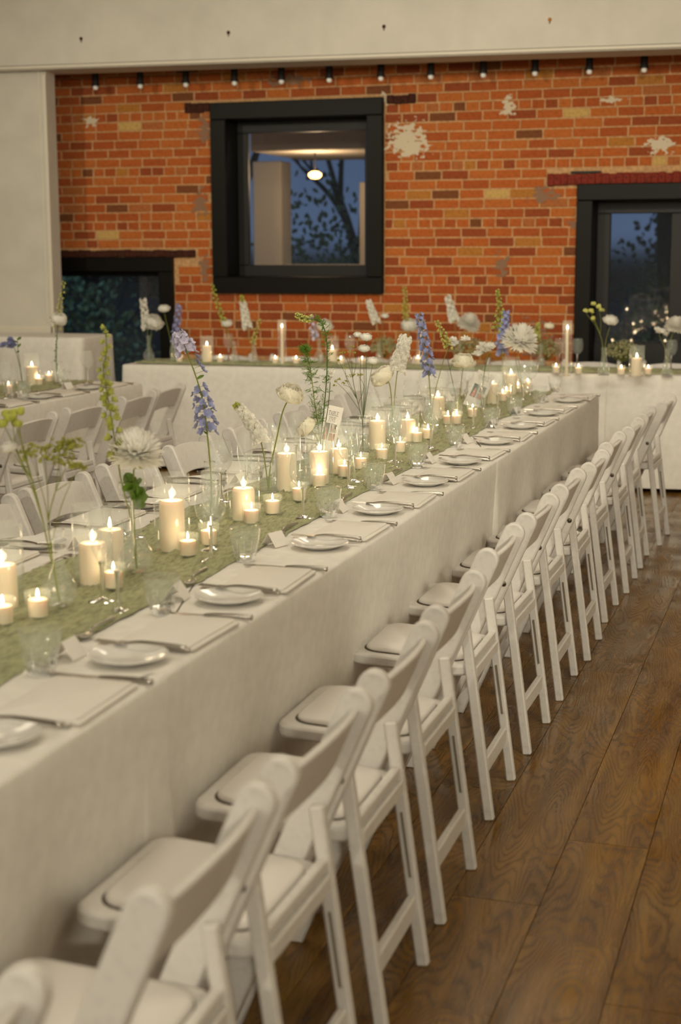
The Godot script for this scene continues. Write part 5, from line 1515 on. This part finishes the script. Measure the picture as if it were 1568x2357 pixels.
	s = stem_of("stock_stem", "upright white stock flower between the ranunculus and the blue delphinium", "flower", "", [V(-1.753, 0.778, -6.281), V(-1.750, 0.903, -6.282), V(-1.737, 1.054, -6.286), V(-1.718, 1.148, -6.291), V(-1.696, 1.219, -6.297)], 0.0022, null)
	spike(s[0], s[1], "stock", 0.52, 0.97, 0.0340, 0.0240, 64, 0.0200, M.white, "florets", 0.00)
	put("vase bulb 0.95", "glass_vase", V(-1.641, 0.766, -6.509), "bud vase holding the upright blue delphinium", "vase", "")
	s = stem_of("delphinium_stem", "upright violet-blue delphinium in the middle of the long table", "flower", "", [V(-1.641, 0.778, -6.509), V(-1.643, 0.922, -6.508), V(-1.654, 1.058, -6.506), V(-1.673, 1.193, -6.501), V(-1.696, 1.304, -6.495)], 0.0024, null)
	spike(s[0], s[1], "delph", 0.44, 1.00, 0.0280, 0.0180, 52, 0.0200, M.blue, "florets", 0.00)
	s = stem_of("snapdragon_stem", "green budding snapdragon right of the blue delphinium", "flower", "", [V(-1.641, 0.778, -6.509), V(-1.630, 0.922, -6.511), V(-1.594, 1.077, -6.521), V(-1.572, 1.154, -6.526), V(-1.591, 1.212, -6.521), V(-1.620, 1.273, -6.514)], 0.0017, M.stem)
	spike(s[0], s[1], "snap", 0.58, 1.00, 0.0170, 0.0070, 26, 0.0140, M.bud_pale, "buds", 0.00)
	put("vase bottle 0.90", "glass_vase", V(-1.626, 0.766, -6.957), "clear bottle vase with the pale scabiosa", "vase", "")
	s = stem_of("scabiosa_stem", "flat pale cream scabiosa bloom right of the snapdragon", "flower", "", [V(-1.626, 0.778, -6.957), V(-1.617, 0.859, -6.959), V(-1.606, 0.983, -6.962), V(-1.599, 1.035, -6.964)], 0.0020, null)
	rose(s[0], V(0.023, 0.263, -0.005), V(0.1, 1.0, 0.15), 0.0567, M.cream, 1.15)
	s = stem_of("freesia_stem", "small white freesia blooms on a green stem above the scabiosa", "flower", "", [V(-1.626, 0.778, -6.957), V(-1.635, 0.901, -6.955), V(-1.661, 1.024, -6.949), V(-1.673, 1.096, -6.946), V(-1.654, 1.147, -6.951)], 0.0016, M.stem_dark)
	clusters(s[0], [V(-0.022, 0.375, 0.005), V(0.038, 0.384, -0.009), V(-0.011, 0.359, 0.003)], 0.012, 6, 0.026, M.white, "blossoms")
	twigs(s[0], [[V(-0.034, 0.246, 0.008), V(0.003, 0.328, -0.001), V(0.038, 0.379, -0.009)]], 0.0012, M.stem_dark)
	put("vase bottle 0.95", "glass_vase", V(-1.664, 0.766, -7.670), "clear bottle vase behind the second table card", "vase", "")
	s = stem_of("freesia_stem", "white freesia sprays above the second table card", "flower", "", [V(-1.664, 0.778, -7.670), V(-1.656, 0.902, -7.672), V(-1.644, 0.992, -7.674), V(-1.623, 1.055, -7.679)], 0.0020, M.stem_dark)
	clusters(s[0], [V(-0.021, 0.264, 0.005), V(0.018, 0.286, -0.004), V(0.047, 0.304, -0.010), V(0.001, 0.304, -0.000)], 0.014, 6, 0.032, M.white, "blossoms")
	s = stem_of("snapdragon_stem", "tall green snapdragon spike in front of the bricks at the far end", "flower", "", [V(-1.664, 0.778, -7.670), V(-1.650, 0.947, -7.673), V(-1.620, 1.105, -7.680), V(-1.582, 1.216, -7.688), V(-1.579, 1.305, -7.689), V(-1.593, 1.376, -7.685)], 0.0019, M.stem)
	spike(s[0], s[1], "snap", 0.50, 1.00, 0.0200, 0.0080, 30, 0.0180, M.bud, "buds", 0.00)
	put("vase bulb 0.95", "glass_vase", V(-1.718, 0.766, -8.530), "bud vase with the far violet delphinium", "vase", "")
	s = stem_of("delphinium_stem", "violet-blue delphinium at the far end of the long table", "flower", "", [V(-1.718, 0.778, -8.530), V(-1.725, 0.904, -8.529), V(-1.735, 1.053, -8.527), V(-1.724, 1.152, -8.529), V(-1.711, 1.236, -8.531)], 0.0022, null)
	spike(s[0], s[1], "delph", 0.38, 1.00, 0.0300, 0.0180, 48, 0.0240, M.blue, "florets", 0.00)
	put("vase bulb 0.95", "glass_vase", V(-1.595, 0.766, -8.455), "bud vase with the far white chrysanthemum", "vase", "")
	s = stem_of("chrysanthemum_stem", "loose white chrysanthemum at the far end of the long table", "flower", "", [V(-1.595, 0.778, -8.455), V(-1.615, 0.936, -8.451), V(-1.626, 1.047, -8.449), V(-1.617, 1.083, -8.451)], 0.0024, null)
	mum(s[0], V(-0.017, 0.310, 0.003), V(0.25, 0.9, 0.2), 0.1082, M.white)
	s = stem_of("leafy_stem", "small dark leafy stem beside the far chrysanthemum", "foliage", "", [V(-1.595, 0.778, -8.455), V(-1.635, 0.961, -8.447), V(-1.646, 1.059, -8.445), V(-1.657, 1.132, -8.443)], 0.0018, M.stem_dark)
	leaves(s[0], s[1], [0.5, 0.6, 0.7, 0.8, 0.9, 0.98], 0.035, 0.012, M.stem_dark)
	put("vase bulb 1.05", "glass_vase", V(-4.755, 0.768, -10.267), "bud vase at the left end of the head table", "vase", "")
	s = stem_of("stock_stem", "white stock flower at the left end of the head table", "flower", "", [V(-4.755, 0.780, -10.267), V(-4.757, 0.905, -10.265), V(-4.761, 1.001, -10.264), V(-4.771, 1.081, -10.259), V(-4.782, 1.231, -10.254)], 0.0024, null)
	spike(s[0], s[1], "stock", 0.55, 1.00, 0.0340, 0.0200, 40, 0.0270, M.white, "florets", 0.00)
	s = stem_of("chrysanthemum_stem", "drooping white bloom at the left end of the head table", "flower", "", [V(-4.755, 0.780, -10.267), V(-4.743, 0.904, -10.272), V(-4.728, 1.026, -10.279)], 0.0022, null)
	rose(s[0], V(0.032, 0.262, -0.015), V(0.4, 0.6, 0.4), 0.0712, M.white, 1.10)
	put("vase bottle 1.00", "glass_vase", V(-4.522, 0.768, -10.193), "bottle vase with a blue delphinium near the left end of the head table", "vase", "")
	s = stem_of("ranunculus_stem", "small round white ranunculus against the dark window frame", "flower", "", [V(-4.522, 0.780, -10.193), V(-4.541, 0.944, -10.184), V(-4.562, 1.055, -10.175), V(-4.575, 1.128, -10.169)], 0.0022, null)
	rose(s[0], V(-0.056, 0.361, 0.025), V(0.1, 0.95, 0.2), 0.0497, M.white, 0.80)
	s = stem_of("delphinium_stem", "blue delphinium at the left of the head table", "flower", "", [V(-4.522, 0.780, -10.193), V(-4.510, 0.912, -10.198), V(-4.495, 1.055, -10.205), V(-4.478, 1.190, -10.212)], 0.0022, null)
	spike(s[0], s[1], "delph", 0.35, 1.00, 0.0280, 0.0200, 34, 0.0260, M.blue, "florets", 0.00)
	put("vase flask 1.00", "glass_vase", V(-4.055, 0.768, -10.228), "flask vase left of the middle of the head table", "vase", "")
	s = stem_of("snapdragon_stem", "green snapdragon spike under the square window's left side", "flower", "", [V(-4.055, 0.780, -10.228), V(-4.073, 0.918, -10.221), V(-4.104, 1.012, -10.209), V(-4.132, 1.106, -10.198), V(-4.171, 1.231, -10.182), V(-4.195, 1.340, -10.173)], 0.0020, M.stem)
	spike(s[0], s[1], "snap", 0.45, 1.00, 0.0180, 0.0100, 26, 0.0220, M.bud, "buds", 0.00)
	s = stem_of("ranunculus_stem", "round white pompon bloom under the square window", "flower", "", [V(-4.055, 0.780, -10.228), V(-4.076, 0.918, -10.220), V(-4.098, 1.028, -10.211)], 0.0020, null)
	rose(s[0], V(-0.046, 0.260, 0.018), V(0.1, 0.9, 0.3), 0.0464, M.white, 0.75)
	put("vase flask 1.00", "glass_vase", V(-3.917, 0.768, -10.265), "second flask vase on the head table under the square window", "vase", "")
	s = stem_of("stock_stem", "white stock flower under the square window", "flower", "", [V(-3.917, 0.780, -10.265), V(-3.939, 0.917, -10.256), V(-3.958, 1.027, -10.249), V(-3.979, 1.153, -10.241), V(-3.996, 1.262, -10.235)], 0.0022, null)
	spike(s[0], s[1], "stock", 0.50, 0.88, 0.0320, 0.0200, 40, 0.0260, M.white, "florets", 0.00)
	spike(s[0], s[1], "snap", 0.88, 1.00, 0.0120, 0.0060, 8, 0.0200, M.bud, "buds", 0.00)
	s = stem_of("leafy_stem", "pale green leafy sprig under the square window", "foliage", "", [V(-3.917, 0.780, -10.265), V(-3.924, 0.886, -10.262), V(-3.908, 0.980, -10.268), V(-3.869, 1.089, -10.283)], 0.0018, M.stem)
	spike(s[0], s[1], "snap", 0.40, 1.00, 0.0160, 0.0080, 16, 0.0200, M.bud_pale, "buds", 0.00)
	put("vase bulb 1.00", "glass_vase", V(-3.468, 0.768, -10.420), "bud vase on the head table behind the larkspur", "vase", "")
	s = stem_of("chrysanthemum_stem", "white bloom on the head table behind the larkspur", "flower", "", [V(-3.468, 0.780, -10.420), V(-3.458, 0.915, -10.423), V(-3.437, 0.993, -10.430)], 0.0022, null)
	rose(s[0], V(0.037, 0.238, -0.012), V(0.2, 0.8, 0.4), 0.0639, M.white, 1.10)
	s = stem_of("delphinium_stem", "faint lilac delphinium on the head table behind the larkspur", "flower", "", [V(-3.468, 0.780, -10.420), V(-3.482, 0.915, -10.415), V(-3.506, 1.009, -10.407), V(-3.526, 1.119, -10.401)], 0.0020, null)
	spike(s[0], s[1], "delph", 0.40, 1.00, 0.0250, 0.0180, 18, 0.0240, M.lilac, "florets", 0.00)
	put("vase flask 1.00", "glass_vase", V(-3.013, 0.768, -10.420), "flask vase on the head table right of the square window", "vase", "")
	s = stem_of("stock_stem", "leaning white stock flower at the square window's right corner", "flower", "", [V(-3.013, 0.780, -10.420), V(-3.013, 0.922, -10.420), V(-3.028, 1.046, -10.416), V(-3.058, 1.138, -10.407), V(-3.088, 1.225, -10.398)], 0.0022, null)
	spike(s[0], s[1], "stock", 0.55, 1.00, 0.0300, 0.0180, 36, 0.0240, M.white, "florets", 0.00)
	s = stem_of("lisianthus_stem", "small white bud beside the leaning stock", "flower", "", [V(-3.013, 0.780, -10.420), V(-3.004, 0.922, -10.423), V(-2.992, 1.030, -10.426), V(-2.975, 1.123, -10.431)], 0.0018, null)
	rose(s[0], V(0.039, 0.321, -0.011), V(0.1, 0.95, 0.2), 0.0315, M.white, 0.70)
	put("vase flask 1.00", "glass_vase", V(-2.803, 0.768, -10.420), "flask vase on the head table behind the white stock", "vase", "")
	s = stem_of("snapdragon_stem", "upright green snapdragon against the bricks behind the blue delphinium", "flower", "", [V(-2.803, 0.780, -10.420), V(-2.809, 0.925, -10.418), V(-2.816, 1.079, -10.417), V(-2.819, 1.202, -10.416), V(-2.823, 1.324, -10.415)], 0.0020, M.stem)
	spike(s[0], s[1], "snap", 0.45, 1.00, 0.0180, 0.0120, 26, 0.0220, M.bud, "buds", 0.00)
	s = stem_of("chrysanthemum_stem", "white bloom behind the blue delphinium", "flower", "", [V(-2.803, 0.780, -10.420), V(-2.797, 0.925, -10.421), V(-2.795, 1.002, -10.422)], 0.0022, null)
	rose(s[0], V(0.014, 0.246, -0.004), V(0.1, 0.9, 0.3), 0.0684, M.white, 1.10)
	put("vase bulb 1.00", "glass_vase", V(-2.421, 0.768, -10.420), "bud vase on the head table behind the scabiosa", "vase", "")
	s = stem_of("stock_stem", "tall white stock flower against the bricks above the scabiosa", "flower", "", [V(-2.421, 0.780, -10.420), V(-2.446, 0.961, -10.414), V(-2.459, 1.083, -10.411), V(-2.478, 1.159, -10.407), V(-2.508, 1.259, -10.400)], 0.0022, null)
	spike(s[0], s[1], "stock", 0.50, 1.00, 0.0340, 0.0200, 40, 0.0260, M.white, "florets", 0.00)
	s = stem_of("chrysanthemum_stem", "shaggy white bloom against the bricks above the scabiosa", "flower", "", [V(-2.421, 0.780, -10.420), V(-2.399, 0.961, -10.425), V(-2.376, 1.037, -10.431)], 0.0022, null)
	mum(s[0], V(0.063, 0.297, -0.015), V(0.35, 0.85, 0.2), 0.0857, M.white)
	put("vase bulb 0.90", "glass_vase", V(-1.842, 0.768, -10.420), "bud vase on the head table left of the right-hand taper", "vase", "")
	s = stem_of("rose_stem", "half-open white rosebud against the bricks left of the right taper", "flower", "", [V(-1.842, 0.780, -10.420), V(-1.806, 0.939, -10.426), V(-1.793, 1.023, -10.429)], 0.0020, null)
	rose(s[0], V(0.051, 0.258, -0.009), V(0.1, 0.95, 0.2), 0.0416, M.cream, 0.50)
	s = stem_of("stock_stem", "small fading white stock left of the rosebud", "flower", "", [V(-1.842, 0.780, -10.420), V(-1.858, 0.909, -10.417), V(-1.872, 0.999, -10.415), V(-1.861, 1.074, -10.417)], 0.0020, null)
	spike(s[0], s[1], "stock", 0.50, 1.00, 0.0180, 0.0120, 16, 0.0220, M.bud_pale, "florets", 0.00)
	put("vase flask 1.10", "glass_vase", V(-1.332, 0.768, -9.889), "tall flask vase in front of the right-hand window", "vase", "")
	s = stem_of("ranunculus_stem", "round white ranunculus in front of the right-hand window", "flower", "", [V(-1.332, 0.780, -9.889), V(-1.328, 0.950, -9.890), V(-1.314, 1.034, -9.892), V(-1.301, 1.085, -9.894)], 0.0022, null)
	rose(s[0], V(0.033, 0.325, -0.004), V(0.15, 0.95, 0.2), 0.0519, M.white, 1.05)
	s = stem_of("freesia_stem", "green freesia buds in front of the right-hand window", "flower", "", [V(-1.332, 0.780, -9.889), V(-1.342, 0.950, -9.888), V(-1.361, 1.034, -9.886), V(-1.396, 1.118, -9.881), V(-1.419, 1.169, -9.878)], 0.0020, null)
	twigs(s[0], [[V(-0.029, 0.254, 0.004), V(-0.026, 0.353, 0.004), V(-0.044, 0.417, 0.006)], [V(-0.029, 0.254, 0.004), V(-0.058, 0.310, 0.008), V(-0.121, 0.389, 0.016)], [V(-0.064, 0.338, 0.009), V(-0.087, 0.352, 0.012), V(-0.078, 0.352, 0.011)]], 0.0016, M.stem)
	clusters(s[0], [V(-0.126, 0.394, 0.017), V(-0.088, 0.389, 0.012), V(-0.044, 0.422, 0.006), V(-0.070, 0.344, 0.009), V(-0.078, 0.436, 0.010), V(-0.024, 0.400, 0.003)], 0.012, 6, 0.024, M.bud_pale, "buds")
	put("vase flask 1.05", "glass_vase", V(-0.937, 0.768, -9.996), "flask vase at the right edge of the frame", "vase", "")
	s = stem_of("chrysanthemum_stem", "white chrysanthemum at the right edge of the frame", "flower", "", [V(-0.937, 0.780, -9.996), V(-0.930, 0.950, -9.996), V(-0.910, 1.034, -9.998), V(-0.896, 1.085, -10.000)], 0.0024, null)
	mum(s[0], V(0.047, 0.316, -0.004), V(0.2, 0.95, 0.2), 0.0732, M.white)
	s = stem_of("freesia_stem", "small white freesia bells beside the right-edge chrysanthemum", "flower", "", [V(-0.937, 0.780, -9.996), V(-0.951, 0.935, -9.994), V(-0.975, 0.991, -9.992), V(-0.993, 1.033, -9.990)], 0.0018, null)
	clusters(s[0], [V(-0.056, 0.267, 0.005), V(-0.073, 0.276, 0.007), V(-0.040, 0.270, 0.004), V(-0.006, 0.248, 0.001)], 0.01, 5, 0.03, M.white, "blossoms")
	dome(V(-3.003, 0.766, -10.520), 0.110, 0.1, "pale green tuft of tiny flowers on the head table, right of the square window")
	dome(V(-2.375, 0.766, -10.520), 0.140, 0.1, "pale green tuft of tiny flowers on the head table behind the scabiosa")
	dome(V(-1.820, 0.766, -10.520), 0.100, 0.1, "pale green tuft of tiny flowers behind the rosebud")
	dome(V(-1.294, 0.766, -10.520), 0.120, 0.1, "pale green tuft of tiny flowers in front of the right-hand window")
	put("vase cylinder 1.00", "glass_vase", V(-4.573, 0.766, -8.501), "short glass vase with the tall snapdragon on the left table", "vase", "")
	s = stem_of("snapdragon_stem", "tall green snapdragon spike on the left table before the low window", "flower", "", [V(-4.573, 0.778, -8.501), V(-4.578, 0.930, -8.499), V(-4.566, 1.066, -8.505), V(-4.556, 1.174, -8.511), V(-4.539, 1.282, -8.520), V(-4.519, 1.395, -8.531)], 0.0022, M.stem_dark)
	spike(s[0], s[1], "snap", 0.45, 1.00, 0.0170, 0.0090, 28, 0.0180, M.bud_pale, "buds", 0.00)
	spike(s[0], s[1], "bud", 0.12, 0.40, 0.0060, 0.0060, 10, 0.0140, M.leaf, "leaves_along", 0.00)
	s = stem_of("ranunculus_stem", "white bloom on the left table before the low window", "flower", "", [V(-4.573, 0.778, -8.501), V(-4.572, 0.957, -8.502), V(-4.563, 1.093, -8.507), V(-4.560, 1.134, -8.509)], 0.0020, M.stem_dark)
	rose(s[0], V(0.016, 0.364, -0.009), V(0.3, 0.8, 0.3), 0.0577, M.white, 1.10)
	put("vase cylinder 1.00", "glass_vase", V(-4.559, 0.766, -8.038), "short glass vase with a purple stem at the left edge", "vase", "")
	s = stem_of("delphinium_stem", "small purple delphinium head at the left edge", "flower", "", [V(-4.559, 0.778, -8.038), V(-4.568, 0.884, -8.032), V(-4.583, 0.975, -8.024), V(-4.603, 1.040, -8.013)], 0.0020, M.stem_dark)
	clusters(s[0], [V(-0.051, 0.257, 0.029), V(-0.084, 0.242, 0.048), V(-0.057, 0.275, 0.032), V(-0.045, 0.236, 0.025)], 0.02, 7, 0.028, M.blue, "florets")
	s = stem_of("leafy_stem", "thin green sprig at the left edge of the left table", "foliage", "", [V(-4.559, 0.778, -8.038), V(-4.564, 0.884, -8.035), V(-4.574, 0.975, -8.029), V(-4.575, 1.066, -8.028)], 0.0018, M.stem_dark)
	leaves(s[0], s[1], [0.7, 0.8, 0.9, 0.97], 0.03, 0.01, M.leaf)
func cards() -> void:
	table_number(V(-1.810, 0.807, -5.500), Vector2(0.068, 0.185), 0.1, Vector2(-0.16, -0.2), ["TABLE", "FIVE"], "white table five card with small red photographs, leaning behind a candle", false)
	table_number(V(-1.735, 0.761, -7.750), Vector2(0.095, 0.2), 0.15, Vector2(-0.2, -0.4), ["TABLE"], "white table card with dark teal photographs at the far end of the long table", true)
